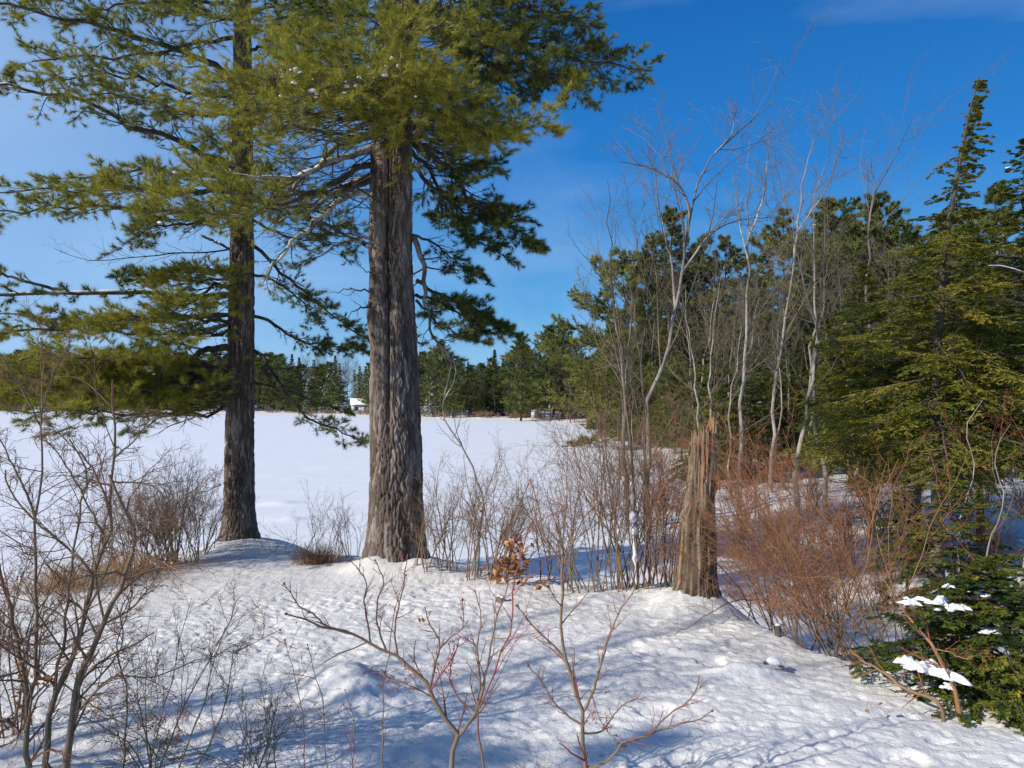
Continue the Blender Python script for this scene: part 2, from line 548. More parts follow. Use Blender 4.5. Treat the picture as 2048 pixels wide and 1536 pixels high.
M['hneedle'] = ramp_mat("hemlock_needles", [(0.0, (0.025, 0.048, 0.014)), (0.4, (0.070, 0.108, 0.018)), (0.75, (0.185, 0.205, 0.028)), (1.0, (0.36, 0.31, 0.04))], 0.55, transl=0.35)
M['fneedle'] = ramp_mat("far_needles", [(0.0, (0.032, 0.055, 0.024)), (0.45, (0.10, 0.125, 0.034)), (1.0, (0.27, 0.26, 0.055))], 0.6, transl=0.2)
M['twig'] = ramp_mat("shrub_twigs", [(0.0, (0.10, 0.088, 0.07)), (0.4, (0.21, 0.16, 0.105)), (0.7, (0.23, 0.125, 0.07)), (1.0, (0.30, 0.065, 0.055))], 0.7, noise=(7, 7, 7), nstr=0.15)
M['redtwig'] = ramp_mat("red_twigs", [(0.0, (0.15, 0.12, 0.09)), (0.4, (0.24, 0.155, 0.09)), (0.75, (0.35, 0.145, 0.06)), (1.0, (0.35, 0.075, 0.035))], 0.7, noise=(7, 7, 7), nstr=0.15)
M['pale'] = ramp_mat("pale_bark", [(0.0, (0.08, 0.07, 0.055)), (0.4, (0.22, 0.19, 0.16)), (0.75, (0.40, 0.37, 0.32)), (1.0, (0.55, 0.54, 0.48))], 0.85, noise=(5, 5, 2), nstr=0.3)
M['rot'] = ramp_mat("rotten_wood", [(0.0, (0.035, 0.025, 0.018)), (0.32, (0.13, 0.10, 0.072)), (0.6, (0.33, 0.265, 0.18)), (0.85, (0.36, 0.18, 0.08)), (1.0, (0.45, 0.2, 0.08))], 0.9, noise=(22, 22, 2.2), bump=0.8, nstr=0.16)
M['dry'] = ramp_mat("dry_leaves", [(0.0, (0.13, 0.055, 0.02)), (0.5, (0.33, 0.14, 0.045)), (1.0, (0.5, 0.26, 0.10))], 0.7, transl=0.25)
M['straw'] = ramp_mat("straw", [(0.0, (0.12, 0.07, 0.03)), (0.5, (0.36, 0.20, 0.09)), (1.0, (0.55, 0.38, 0.2))], 0.8, transl=0.15)

# ------------------------------------------------------------------ ground + lake
def axis(lo, a, b, hi, fine, grow=1.07):
    mid = np.arange(a, b, fine)
    r = []; x = b; s = fine
    while x < hi:
        r.append(x); s *= grow; x += s
    r.append(hi)
    l = []; x = a - fine; s = fine
    while x > lo:
        l.append(x); s *= grow; x -= s
    l.append(lo)
    return np.concatenate([l[::-1], mid, r])


rg = np.random.default_rng(5)
gx = axis(-900, -4.6, 5.2, 900, 0.022, 1.05)
gy = axis(-80, 4.3, 10.0, 1400, 0.022, 1.03)
X, Yg = np.meshgrid(gx, gy)
Z = ground(X, Yg)
db = sstep(-0.5, 0.6, sdist(BANK, X, Yg))
fade = 1 - sstep(20, 60, Yg)
# crusted snow pocked by drips and lumps fallen from the pines
pock = fbm(X * 5.5 + 0.6 * Yg, Yg * 8.5, o=3, g=0.55)
pits = np.clip(vnoise(X * 6.5 + 40, Yg * 9.5 + 3 + X * 2.0), 0.15, 1) - 0.15
pit2 = np.clip(vnoise(X * 13 + 4, Yg * 17 + 3 + X * 2.0), 0.25, 1) - 0.25
Z = Z + db * fade * (0.008 * pock - 0.020 * pits * (1 + 0.8 * vnoise(X * 0.8, Yg * 0.8)) - 0.024 * pit2 * (1 + 0.9 * vnoise(X * 0.7 + 9, Yg * 0.7)) + 0.02 * fbm(X * 1.6, Yg * 2.0, o=3) + 0.022 * np.clip(vnoise(X * 9 + 0.5 * Yg, Yg * 16 + 7 + X * 4) - 0.35, 0, 1) * (1 + vnoise(X, Yg)) + 0.006 * fbm(X * 18, Yg * 22, o=2) - 0.05 * sstep(0.45, 0.7, vnoise(X * 2.4 + 3, Yg * 3.4)) * sstep(-0.2, 0.5, vnoise(X * 0.6, Yg * 0.6 + 5)))
Z = Z + (1 - db) * fade * 0.01 * pock
gG = Geo()
ny, nx = X.shape
ii = np.arange((ny - 1))[:, None] * nx + np.arange(nx - 1)[None, :]
gG.add(np.stack([X, Yg, Z], -1).reshape(-1, 3), np.stack([ii, ii + 1, ii + nx + 1, ii + nx], -1).reshape(-1, 4), 0.5)
o = gG.build("snowy_ground", M['snow'])
tag(o, "snow covered bank in the foreground and land round the lake", kind="structure")

lx = axis(-1490, -12, 10, 60, 0.25, 1.09)
ly = axis(-50, 10, 34, 340, 0.25, 1.06)
LX, LY = np.meshgrid(lx, ly)
LZ = 0.03 * fbm(LX * 0.22, LY * 0.30, o=3) * (1 - sstep(40, 100, LY))
for (mx_, my_, h, r, ry) in MOUNDS[-2:]:
    LZ = LZ + h * np.exp(-(((LX - mx_) / r) ** 2 + ((LY - my_) / ry) ** 2)) * (1 + 0.5 * vnoise(LX * 4, LY * 4))
gL = Geo(); ny, nx = LX.shape
ii = np.arange((ny - 1))[:, None] * nx + np.arange(nx - 1)[None, :]
gL.add(np.stack([LX, LY, LZ], -1).reshape(-1, 3), np.stack([ii, ii + 1, ii + nx + 1, ii + nx], -1).reshape(-1, 4), 0.5)
o = gL.build("frozen_lake", M['lake'])
tag(o, "smooth snow on the frozen lake", kind="structure")


# ------------------------------------------------------------------ the big pines
def worley(u, v, pu):
    """F2-F1 cell borders, periodic in u with period pu (ints)"""
    iu, iv = np.floor(u), np.floor(v)
    f1 = np.full(u.shape, 9.0); f2 = np.full(u.shape, 9.0); cid = np.zeros(u.shape)
    for a in (-1, 0, 1):
        for b in (-1, 0, 1):
            cu, cv = iu + a, iv + b
            hu = np.mod(cu, pu)
            px = cu + hash3(hu, cv, cv * 0 + 1); py = cv + hash3(hu, cv, cv * 0 + 2)
            d = np.hypot(u - px, v - py)
            h = hash3(hu, cv, cv * 0 + 3)
            closer = d < f1
            f2 = np.where(closer, f1, np.minimum(f2, d)); cid = np.where(closer, h, cid); f1 = np.where(closer, d, f1)
    return f2 - f1, cid


def trunk_mesh(geo, path, rfun, zres, nt, plate=0.055, ph=0.22, amp=0.022, seed=0):
    """bark trunk: path [K,3] dense points; rfun(theta, z)->radius"""
    K = len(path)
    th = np.arange(nt) * 2 * math.pi / nt
    z = path[:, 2]
    TH, ZZ = np.meshgrid(th, z)
    r = rfun(TH, ZZ)
    rm = np.median(r)
    pu = max(8, int(round(2 * math.pi * rm / plate)))
    u = TH / (2 * math.pi) * pu
    wx, wy = np.cos(TH) * 3, np.sin(TH) * 3
    uu = u + 0.8 * vnoise(wx + seed, wy, ZZ * 1.9) + 0.55 * vnoise(wx * 2.5 + seed, wy * 2.5, ZZ * 6) + 0.2 * vnoise(wx * 6 + seed, wy * 6, ZZ * 16)
    vv = ZZ / ph + 0.7 * vnoise(wx * 1.3, wy * 1.3 + seed, ZZ * 2.0)
    e, cid = worley(uu, vv, pu)
    ridge = sstep(0.02, 0.34, e)
    fine = fbm(wx * 5, wy * 5, ZZ * 9, o=3)
    disp = amp * (ridge - 0.55) * (1 + 0.3 * vnoise(wx, wy, ZZ * 1.2)) + amp * 0.30 * (cid - 0.5) + amp * 0.65 * fine
    r = r + disp
    V = np.stack([path[:, None, 0] + np.cos(TH) * r, path[:, None, 1] + np.sin(TH) * r, ZZ], -1)
    i = np.arange(K - 1)[:, None] * nt; s = np.arange(nt)[None, :]; s2 = (s + 1) % nt
    Fc = np.stack([i + s, i + s2, i + nt + s2, i + nt + s], -1).reshape(-1, 4)
    tone = np.clip(0.46 + 0.5 * (cid - 0.5) + 0.25 * fine + 0.16 * vnoise(wx, wy, ZZ * 0.8), 0, 1)
    geo.add(V.reshape(-1, 3), Fc, tone.reshape(-1))


def interp_path(pts, z):
    p = np.asarray(pts); o = np.argsort(p[:, 2]); p = p[o]
    return np.stack([np.interp(z, p[:, 2], p[:, 0]), np.interp(z, p[:, 2], p[:, 1]), z], 1)


class Pine:
    def __init__(self, rng):
        self.rng = rng; self.wood = Geo(); self.leaf = Geo(); self.snow = Geo()

    def limb(self, pts, r0=0.06, r1=0.012, fol=0.3, n2=20, n3=9, per=4, L2=0.38, dens=1.0, tone=0.0, snow=0.0, lich=0.35, n4=0, ang=55,
             bare=0, wigl=0.012, lift2=0.01, nd=20, nl=0.115, planar=0.85, pitch=0.10, nw=0.0068):
        rng = self.rng
        K = 16
        P = spline(pts, K)
        Lp = np.linalg.norm(np.diff(P, axis=0), axis=1).sum()
        P[1:] += rng.normal(size=(K - 1, 3)) * wigl * Lp * np.array([1, 1, 0.7])
        P = P[None]
        Rr = (r0 + (r1 - r0) * np.linspace(0, 1, K) ** 0.8)[None]
        tubes(self.wood, P, Rr, 8, lich + 0.2 * rng.normal(size=(1, K)).clip(-1, 1))
        if snow: snowline(self.snow, P[0], Rr[0], rng, snow)
        # secondary branches
        P2, R2, i2 = spawn(P, Rr, int(n2 * 0.9 * dens), rng, t=(0.12, 0.99), ang=ang, angj=12, L=L2, fall=0.45, K=6, rr=0.42, rmin=0.005, rmax=0.022, lift=lift2, wig=0.13, planar=planar)
        tubes(self.wood, P2, R2, 4, 0.25)
        tip = np.linspace(0.12, 0.99, len(P2))
        P3, R3, i3 = spawn(P2, R2, n3, rng, t=(0.2, 1.0), ang=42, angj=14, L=0.42, fall=0.5, K=4, rr=0.55, rmin=0.0028, rmax=0.008, lift=0.05, wig=0.15, planar=0.6)
        tubes(self.wood, P3, R3, 3, 0.25)
        # inner twigs are bare
        keep = tip[i3] > fol + 0.10 * rng.normal(size=len(i3))
        keep &= rng.uniform(size=len(keep)) > bare
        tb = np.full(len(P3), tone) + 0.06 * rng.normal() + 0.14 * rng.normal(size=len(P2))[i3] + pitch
        k2 = tip > fol
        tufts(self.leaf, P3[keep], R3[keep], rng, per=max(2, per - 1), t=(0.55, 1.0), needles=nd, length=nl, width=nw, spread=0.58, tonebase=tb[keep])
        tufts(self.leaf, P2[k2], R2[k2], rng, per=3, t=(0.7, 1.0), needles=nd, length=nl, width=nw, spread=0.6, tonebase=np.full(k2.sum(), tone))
        tufts(self.leaf, P, Rr, rng, per=4, t=(0.9, 1.0), needles=nd, length=nl, width=nw, spread=0.6, tonebase=np.full(1, tone))
        return P

    def deadtwigs(self, pts, r0=0.012, n=14, L2=0.3):
        rng = self.rng
        P = spline(pts, 12, 0.02, rng)[None]
        Rr = np.linspace(r0, 0.003, 12)[None]
        tubes(self.wood, P, Rr, 5, 0.35)
        P2, R2, _ = spawn(P, Rr, n, rng, t=(0.1, 0.98), ang=45, L=L2, K=5, rr=0.5, rmin=0.0025, lift=0.06, wig=0.2, planar=0.3)
        tubes(self.wood, P2, R2, 3, 0.3)
        P3, R3, _ = spawn(P2, R2, 4, rng, t=(0.2, 0.98), ang=45, L=0.4, K=3, rr=0.6, rmin=0.002, lift=0.06, wig=0.2)
        tubes(self.wood, P3, R3, 3, 0.3)


def px(*pts):
    """list of (px,py,Y) -> world points"""
    return [at(*p) for p in pts]


# ---- big double pine ----------------------------------------------------------
rng = np.random.default_rng(11)
YB = 12.7
b0 = at(792, 1128, YB); base_big = np.array([b0[0], YB, g1(b0[0], YB)])
pts = px((794, 1200, YB), (793, 1120, YB), (792, 900, YB), (788, 700, YB), (781, 500, YB), (782, 300, YB), (790, 150, YB), (800, 0, YB))
top = pts[-1]
pts.append(top + np.array([0.2, 0.1, 5])); pts.append(top + np.array([0.3, 0.3, 10]))
big = Pine(rng)
ztop = top[2]
zs = np.concatenate([np.arange(base_big[2] - 0.5, ztop + 0.5, 0.016), np.arange(ztop + 0.5, ztop + 10, 0.2)])
path = interp_path(pts, zs)


def r_big(th, z):
    zb = base_big[2]
    h = z - zb
    # lens of two fused stems higher up
    w = sstep(2.6, 5.0, h)
    c1, a1 = 0.20, 0.18
    c2, a2 = 0.13, 0.255
    tp = np.interp(h, [0, 2.0, 5, 10, 20], [1.0, 1.0, 0.99, 0.86, 0.12])
    t9 = th - R_(12)
    rr_ = c2 * np.cos(t9) + np.sqrt(np.maximum(a2 * a2 - (c2 * np.sin(t9)) ** 2, 0.0001))
    rl = -c1 * np.cos(t9) + np.sqrt(np.maximum(a1 * a1 - (c1 * np.sin(t9)) ** 2, 0.0001))
    two = np.maximum(rr_, rl)
    one = np.interp(h, [-0.5, 0.05, 0.35, 0.9, 2.0, 3.5, 6], [0.62, 0.525, 0.49, 0.465, 0.445, 0.425, 0.40]) + 0.0 * th
    flare = np.exp(-np.maximum(h, 0) / 0.30) * 0.07 * np.abs(np.cos(2.5 * th + 0.6)) ** 1.5
    groove = -0.0 * np.exp(-((np.mod(th - R_(262) + math.pi, 2 * math.pi) - math.pi) / 0.13) ** 2) * sstep(1.4, 3.0, h) * (1 - w)
    groove = groove - 0.20 * np.exp(-((np.mod(th - R_(260) + 0.05 * np.sin(z * 1.3) + math.pi, 2 * math.pi) - math.pi) / 0.095) ** 2) * sstep(1.6, 3.6, h)
    burl = 0.07 * np.exp(-((h - 4.25) / 0.35) ** 2) * np.clip(np.cos(th - R_(195)), 0, 1) ** 2
    return (one * (1 - w) + two * w) * tp + flare + groove + burl


gT = Geo()
trunk_mesh(gT, path, r_big, 0.016, 260, plate=0.043, ph=0.42, amp=0.032, seed=3)
# front limbs (towards the camera) carrying the shelf that hides the trunk; sunlight put into their needle tone
q = dict(n2=26, n3=9, per=4)
big.limb(px((770, 215, 12.5), (720, 225, 11.6), (640, 200, 10.6), (560, 185, 9.8), (470, 190, 9.2)), 0.05, fol=0.25, tone=0.22, L2=0.42, **q)
big.limb(px((785, 205, 12.5), (800, 215, 11.4), (770, 195, 10.2), (700, 165, 9.2), (640, 170, 8.6)), 0.05, fol=0.3, tone=0.25, L2=0.42, **q)
big.limb(px((800, 225, 12.5), (830, 250, 11.5), (870, 235, 10.6), (930, 225, 9.9)), 0.045, fol=0.25, tone=0.12, L2=0.42, **q)
big.limb(px((805, 235, 12.6), (870, 265, 11.8), (950, 255, 11.2), (1040, 240, 10.8), (1115, 238, 10.6)), 0.04, 0.006, fol=0.25, tone=0.08, L2=0.30, **q)
big.limb(px((800, 260, 12.5), (850, 280, 11.6), (930, 275, 11.0), (1020, 268, 10.6)), 0.04, 0.006, fol=0.3, tone=0.15, L2=0.36, **q)
big.limb(px((785, 120, 12.6), (740, 110, 11.4), (660, 95, 10.4), (560, 90, 9.7)), 0.05, fol=0.15, tone=0.12, L2=0.42, **q)
big.limb(px((790, 90, 12.6), (800, 70, 11.4), (780, 60, 10.3), (740, 70, 9.6)), 0.045, fol=0.15, tone=0.02, L2=0.45, **q)
big.limb(px((790, 160, 12.5), (760, 165, 11.5), (790, 160, 10.4), (810, 160, 9.6)), 0.045, fol=0.2, tone=0.15, L2=0.45, **q)
big.limb(px((775, 240, 12.5), (690, 240, 11.6), (590, 225, 11.0), (500, 225, 10.6), (430, 215, 10.2)), 0.045, fol=0.3, tone=0.2, L2=0.36, **q)
big.limb(px((780, 30, 12.6), (700, 30, 11.7), (620, 25, 11.0), (540, 40, 10.6)), 0.045, fol=0.15, tone=0.0, L2=0.42, **q)
big.limb(px((785, 180, 12.5), (820, 175, 11.6), (860, 180, 10.8), (905, 200, 10.2)), 0.045, fol=0.2, tone=0.05, L2=0.45, **q)
for (x_, y_, d_, t_) in ((500, 150, 9.4, .22), (745, 135, 9.0, .22), (860, 215, 9.8, .15)):
    big.limb(px((785, y_ + 60, 12.5), ((785 * 2 + x_) / 3, y_ + 55, 11.6), ((785 + x_ * 2) / 3, y_ + 30, (d_ * 2 + 12.5) / 3), (x_, y_, d_)), 0.045, fol=0.3, tone=t_, L2=0.45, **q)
big.limb(px((780, 275, 12.4), (700, 272, 11.6), (640, 262, 10.8), (590, 250, 10.2)), 0.035, fol=0.9, tone=0.1, L2=0.42, n2=30, n3=9, per=2)
big.limb(px((790, 275, 12.4), (830, 290, 11.8), (900, 290, 11.2), (980, 280, 10.8)), 0.03, fol=0.75, tone=0.1, L2=0.38, n2=26, n3=9, per=3)
# left limbs, lichen covered, drooping to the lower left
big.limb(px((748, 292, 12.6), (700, 308, 12.3), (640, 335, 12.0), (590, 350, 11.7), (520, 352, 11.4), (430, 345, 11.2)), 0.075, 0.012, fol=0.62, tone=0.0, lich=0.85, n2=24, n3=9, per=3, snow=0.25, L2=0.30)
big.limb(px((742, 350, 12.6), (690, 372, 12.4), (640, 405, 12.2), (600, 430, 12.0), (560, 440, 11.8)), 0.06, 0.01, fol=0.9, lich=0.9, n2=22, n3=8, per=2, L2=0.32)
big.limb(px((742, 385, 12.7), (700, 392, 12.6), (650, 425, 12.5), (600, 470, 12.5), (555, 520, 12.4), (530, 560, 12.4)), 0.07, 0.02, fol=0.97, lich=0.9, n2=22, n3=7, per=2, snow=0.3, L2=0.30)
big.limb(px((745, 270, 12.7), (690, 285, 12.6), (630, 330, 12.6), (585, 380, 12.5), (530, 420, 12.3), (450, 430, 12.0)), 0.06, 0.012, fol=0.65, tone=0.05, lich=0.6, n2=22, n3=8, per=3, L2=0.33)
big.limb(px((742, 330, 12.6), (690, 352, 12.0), (620, 390, 11.4), (540, 405, 10.9), (440, 400, 10.5), (330, 385, 10.2), (220, 385, 10.0)), 0.06, 0.008, fol=0.42, tone=0.17, lich=0.5, n2=34, n3=10, per=4, L2=0.24)
big.limb(px((742, 360, 12.6), (680, 385, 11.6), (590, 410, 10.9), (480, 425, 10.5), (370, 425, 10.2), (280, 430, 10.0)), 0.055, 0.008, fol=0.45, tone=0.15, lich=0.5, n2=30, n3=9, per=4, L2=0.24)
for k in range(5):
    a, b = rng.uniform(300, 420), rng.uniform(-40, 60)
    big.deadtwigs(px((740, a, 12.5), (690, a + 30, 12.0), (620, a + 50 + b * 0.3, 11.6), (530, a + 50 + b, 11.2)), 0.014, n=22, L2=0.35)
# stubs on the left
big.deadtwigs(px((745, 582, 12.5), (700, 580, 12.4), (655, 587, 12.3)), 0.022, n=3, L2=0.5)
big.deadtwigs(px((770, 555, 12.4), (730, 540, 12.2), (715, 525, 12.1)), 0.02, n=2, L2=0.3)
big.deadtwigs(px((742, 605, 12.5), (715, 622, 12.3), (690, 635, 12.2)), 0.025, n=4, L2=0.5)
big.deadtwigs(px((742, 416, 12.5), (710, 414, 12.5), (665, 405, 12.5)), 0.012, n=3, L2=0.3)
# behind, to the left: drooping foliage between the trunks, shade put into a darker needle tone
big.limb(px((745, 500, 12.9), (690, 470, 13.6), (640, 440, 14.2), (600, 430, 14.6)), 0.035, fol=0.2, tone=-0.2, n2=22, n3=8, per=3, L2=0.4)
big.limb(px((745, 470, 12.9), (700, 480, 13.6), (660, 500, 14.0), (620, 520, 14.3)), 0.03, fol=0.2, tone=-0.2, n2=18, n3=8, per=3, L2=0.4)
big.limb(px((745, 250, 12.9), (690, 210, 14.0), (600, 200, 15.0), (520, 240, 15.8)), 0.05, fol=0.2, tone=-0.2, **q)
# right side drooping limbs, needle tone lowered to paint in their shade
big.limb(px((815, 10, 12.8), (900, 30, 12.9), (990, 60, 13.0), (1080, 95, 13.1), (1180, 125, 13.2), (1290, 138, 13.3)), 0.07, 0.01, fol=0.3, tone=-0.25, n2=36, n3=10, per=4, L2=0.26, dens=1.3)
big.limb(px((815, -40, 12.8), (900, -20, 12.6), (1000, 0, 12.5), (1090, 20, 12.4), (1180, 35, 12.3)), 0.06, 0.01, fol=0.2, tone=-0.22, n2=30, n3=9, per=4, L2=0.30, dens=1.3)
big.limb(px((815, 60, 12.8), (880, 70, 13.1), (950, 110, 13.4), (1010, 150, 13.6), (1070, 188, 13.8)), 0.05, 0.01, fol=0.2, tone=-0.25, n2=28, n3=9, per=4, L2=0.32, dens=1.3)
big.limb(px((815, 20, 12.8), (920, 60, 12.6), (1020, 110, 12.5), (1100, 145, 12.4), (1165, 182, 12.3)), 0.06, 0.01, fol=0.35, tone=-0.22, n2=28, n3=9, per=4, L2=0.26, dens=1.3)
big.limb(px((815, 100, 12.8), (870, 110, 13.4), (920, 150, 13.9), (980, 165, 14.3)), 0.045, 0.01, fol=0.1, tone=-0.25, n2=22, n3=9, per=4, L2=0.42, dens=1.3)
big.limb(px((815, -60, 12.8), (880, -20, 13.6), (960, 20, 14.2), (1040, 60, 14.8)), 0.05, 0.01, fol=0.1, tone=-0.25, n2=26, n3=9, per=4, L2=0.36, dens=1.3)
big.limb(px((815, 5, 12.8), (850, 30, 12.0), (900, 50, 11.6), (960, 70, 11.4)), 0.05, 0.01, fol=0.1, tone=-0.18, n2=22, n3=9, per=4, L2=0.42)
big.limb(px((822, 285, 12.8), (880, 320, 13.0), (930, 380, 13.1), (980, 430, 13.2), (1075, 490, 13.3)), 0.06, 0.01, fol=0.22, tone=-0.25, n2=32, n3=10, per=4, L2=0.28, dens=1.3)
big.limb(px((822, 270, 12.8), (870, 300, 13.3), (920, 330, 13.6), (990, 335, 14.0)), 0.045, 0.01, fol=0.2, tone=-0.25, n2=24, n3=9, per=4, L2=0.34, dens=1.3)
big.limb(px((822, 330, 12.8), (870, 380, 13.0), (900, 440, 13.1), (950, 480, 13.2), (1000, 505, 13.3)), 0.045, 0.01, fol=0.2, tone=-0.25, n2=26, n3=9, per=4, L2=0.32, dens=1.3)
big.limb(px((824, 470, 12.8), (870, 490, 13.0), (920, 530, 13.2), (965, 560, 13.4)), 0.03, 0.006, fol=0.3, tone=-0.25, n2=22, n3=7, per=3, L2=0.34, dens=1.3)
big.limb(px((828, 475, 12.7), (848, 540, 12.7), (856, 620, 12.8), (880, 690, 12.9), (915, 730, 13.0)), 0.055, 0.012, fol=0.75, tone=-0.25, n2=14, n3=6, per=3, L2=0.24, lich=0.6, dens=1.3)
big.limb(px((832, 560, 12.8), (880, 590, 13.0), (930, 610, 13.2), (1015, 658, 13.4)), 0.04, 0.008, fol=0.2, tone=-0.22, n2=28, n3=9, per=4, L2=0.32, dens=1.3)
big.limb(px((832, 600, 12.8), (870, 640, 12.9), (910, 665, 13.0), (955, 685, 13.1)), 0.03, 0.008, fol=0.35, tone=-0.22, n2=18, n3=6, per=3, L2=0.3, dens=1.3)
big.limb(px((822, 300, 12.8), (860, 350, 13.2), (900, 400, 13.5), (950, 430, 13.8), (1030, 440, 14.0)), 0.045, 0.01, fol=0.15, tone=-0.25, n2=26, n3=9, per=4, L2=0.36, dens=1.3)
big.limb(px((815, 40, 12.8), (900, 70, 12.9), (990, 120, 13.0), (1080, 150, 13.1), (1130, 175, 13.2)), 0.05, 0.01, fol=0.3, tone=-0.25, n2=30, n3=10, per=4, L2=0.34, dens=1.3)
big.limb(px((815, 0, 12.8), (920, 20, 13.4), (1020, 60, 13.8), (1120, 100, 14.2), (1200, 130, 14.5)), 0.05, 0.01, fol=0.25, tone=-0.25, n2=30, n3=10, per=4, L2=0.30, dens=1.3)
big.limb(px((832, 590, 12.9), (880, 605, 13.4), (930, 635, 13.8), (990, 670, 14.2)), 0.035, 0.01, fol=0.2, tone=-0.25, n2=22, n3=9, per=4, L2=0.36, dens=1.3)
# crown above the frame (throws the shadows)
for k in range(34):
    t_ = k / 33
    z = ztop + 0.6 + 9.0 * t_
    a = k * 2.4 + rng.uniform(-0.3, 0.3)
    L = 4.6 * (1 - t_) ** 0.6 * rng.uniform(0.7, 1.1) + 0.5
    c = interp_path(pts, np.array([z]))[0]
    d = np.array([math.cos(a), math.sin(a), 0.12])
    big.limb([c, c + d * L * 0.35, c + d * L * 0.7 + [0, 0, 0.05], c + d * L], 0.045, 0.008, fol=0.25, n2=14, n3=5, per=2, L2=0.4, nd=7, nl=0.13, tone=-0.1, nw=0.014)
blobs(big.snow, [at(rng.uniform(560, 850), rng.uniform(130, 200), rng.uniform(8.8, 10.3)) for _ in range(34)], 0.028, rng)
blobs(big.snow, [at(x_, y_, 9.2) for x_, y_ in ((765, 145), (770, 150), (797, 132), (785, 118), (693, 172), (625, 182), (632, 186))], 0.036, rng)
gS = Geo()
tb_ = thing("white_pine", "massive old pine with two fused furrowed trunks at the edge of the snowy bank", "pine tree", loc=base_big)
shift(gT, base_big).build("trunk", M['bark'], tb_)
shift(big.wood, base_big).build("limbs", M['limb'], tb_)
shift(big.leaf, base_big).build("needles", M['pneedle'], tb_, smooth=False)
shift(big.snow, base_big).build("snow_clumps", M['lump'], tb_)

# ---- left pine -------------------------------------------------------------------
YL = 15.0
b0 = at(478, 1108, YL); base_l = np.array([b0[0], YL, g1(b0[0], YL)])
ptl = px((478, 1180, YL), (478, 1100, YL), (479, 900, YL), (482, 700, YL), (484, 500, YL), (485, 300, YL), (485, 0, YL))
topl = ptl[-1]
ptl.append(topl + np.array([0.1, 0, 7]))
lp = Pine(np.random.default_rng(21)); rng = lp.rng
zs = np.concatenate([np.arange(base_l[2] - 0.5, topl[2] + 0.3, 0.02), np.arange(topl[2] + 0.3, topl[2] + 7, 0.2)])
pathl = interp_path(ptl, zs)


def r_left(th, z):
    h = z - base_l[2]
    r = np.interp(h, [-0.5, 0.0, 0.25, 0.7, 2.0, 4.5, 7, 12, 19], [0.46, 0.385, 0.335, 0.30, 0.280, 0.255, 0.215, 0.15, 0.02]) + 0 * th
    return r + np.exp(-np.maximum(h, 0) / 0.25) * 0.05 * np.abs(np.cos(2 * th + 0.3))


gT = Geo()
trunk_mesh(gT, pathl, r_left, 0.02, 180, plate=0.040, ph=0.34, amp=0.028, seed=8)
q = dict(n2=28, n3=9, per=4)
# limbs reaching left, sun and shade put into their needle tones
lp.limb(px((475, 160, 15), (420, 125, 14.6), (330, 95, 14.0), (200, 52, 13.4), (100, 32, 13.0), (-20, 0, 12.6)), 0.075, 0.02, fol=0.35, tone=-0.05, snow=0.35, L2=0.22, **q)
lp.limb(px((470, 335, 15), (370, 292, 14.6), (270, 252, 14.2), (170, 208, 13.8), (80, 188, 13.4), (-20, 168, 13.0)), 0.08, 0.02, fol=0.3, tone=-0.08, snow=0.35, L2=0.22, **q)
lp.limb(px((465, 75, 15), (400, 85, 14.4), (330, 100, 14.0), (200, 118, 13.4), (60, 120, 12.8)), 0.05, 0.01, fol=0.2, tone=0.05, L2=0.26, **q)
lp.limb(px((472, 10, 15), (380, 0, 14.4), (280, 10, 14.0), (150, 20, 13.6)), 0.05, 0.01, fol=0.1, tone=0.05, L2=0.28, **q)
lp.limb(px((472, -50, 15), (380, -40, 14.4), (250, -20, 14.0), (60, -30, 13.6), (-60, -20, 13.4)), 0.05, 0.01, fol=0.1, tone=0.05, L2=0.24, **q)
lp.limb(px((472, 30, 15), (440, 40, 14.0), (400, 20, 13.2), (350, 20, 12.6)), 0.05, 0.01, fol=0.1, tone=0.05, L2=0.42, **q)
lp.limb(px((472, 200, 15), (400, 190, 14.2), (300, 165, 13.5), (200, 150, 13.0), (110, 160, 12.6)), 0.05, 0.01, fol=0.25, tone=0.05, L2=0.30, **q)
lp.limb(px((472, 220, 15), (420, 230, 14.2), (340, 215, 13.4), (260, 195, 12.9), (190, 190, 12.5)), 0.05, 0.01, fol=0.3, tone=0.12, L2=0.32, snow=0.2, **q)
lp.limb(px((472, 360, 15), (400, 350, 14.0), (320, 340, 13.2), (230, 350, 12.6), (150, 370, 12.2)), 0.05, 0.01, fol=0.3, tone=0.15, L2=0.32, snow=0.2, **q)
lp.limb(px((472, 380, 15), (380, 385, 14.0), (250, 375, 13.0), (120, 380, 12.3), (-20, 385, 11.9)), 0.06, 0.01, fol=0.3, tone=0.12, L2=0.24, **q)
lp.limb(px((472, 430, 15), (380, 428, 14.0), (260, 415, 13.0), (120, 418, 12.3), (-30, 430, 11.9)), 0.06, 0.01, fol=0.3, tone=0.16, L2=0.22, **q)
lp.limb(px((472, 420, 15), (400, 445, 14.3), (330, 450, 13.6), (270, 470, 13.2)), 0.05, 0.01, fol=0.3, tone=0.10, L2=0.42, snow=0.3, **q)
lp.limb(px((475, 330, 15), (490, 350, 14.0), (500, 370, 13.2), (520, 380, 12.6)), 0.04, 0.01, fol=0.3, tone=0.15, L2=0.45, **q)
lp.limb(px((475, 240, 15), (490, 280, 14.0), (480, 300, 13.2), (450, 290, 12.6)), 0.04, 0.01, fol=0.3, tone=0.05, L2=0.45, **q)
lp.deadtwigs(px((462, 498, 15), (420, 505, 14.6), (300, 512, 14), (180, 522, 13.6), (110, 495, 13.4)), 0.02, n=26, L2=0.25)
lp.limb(px((462, 500, 14.9), (440, 488, 14.8), (405, 472, 14.7)), 0.03, 0.02, fol=2, n2=3, n3=3, per=1, snow=1.0, L2=0.3)
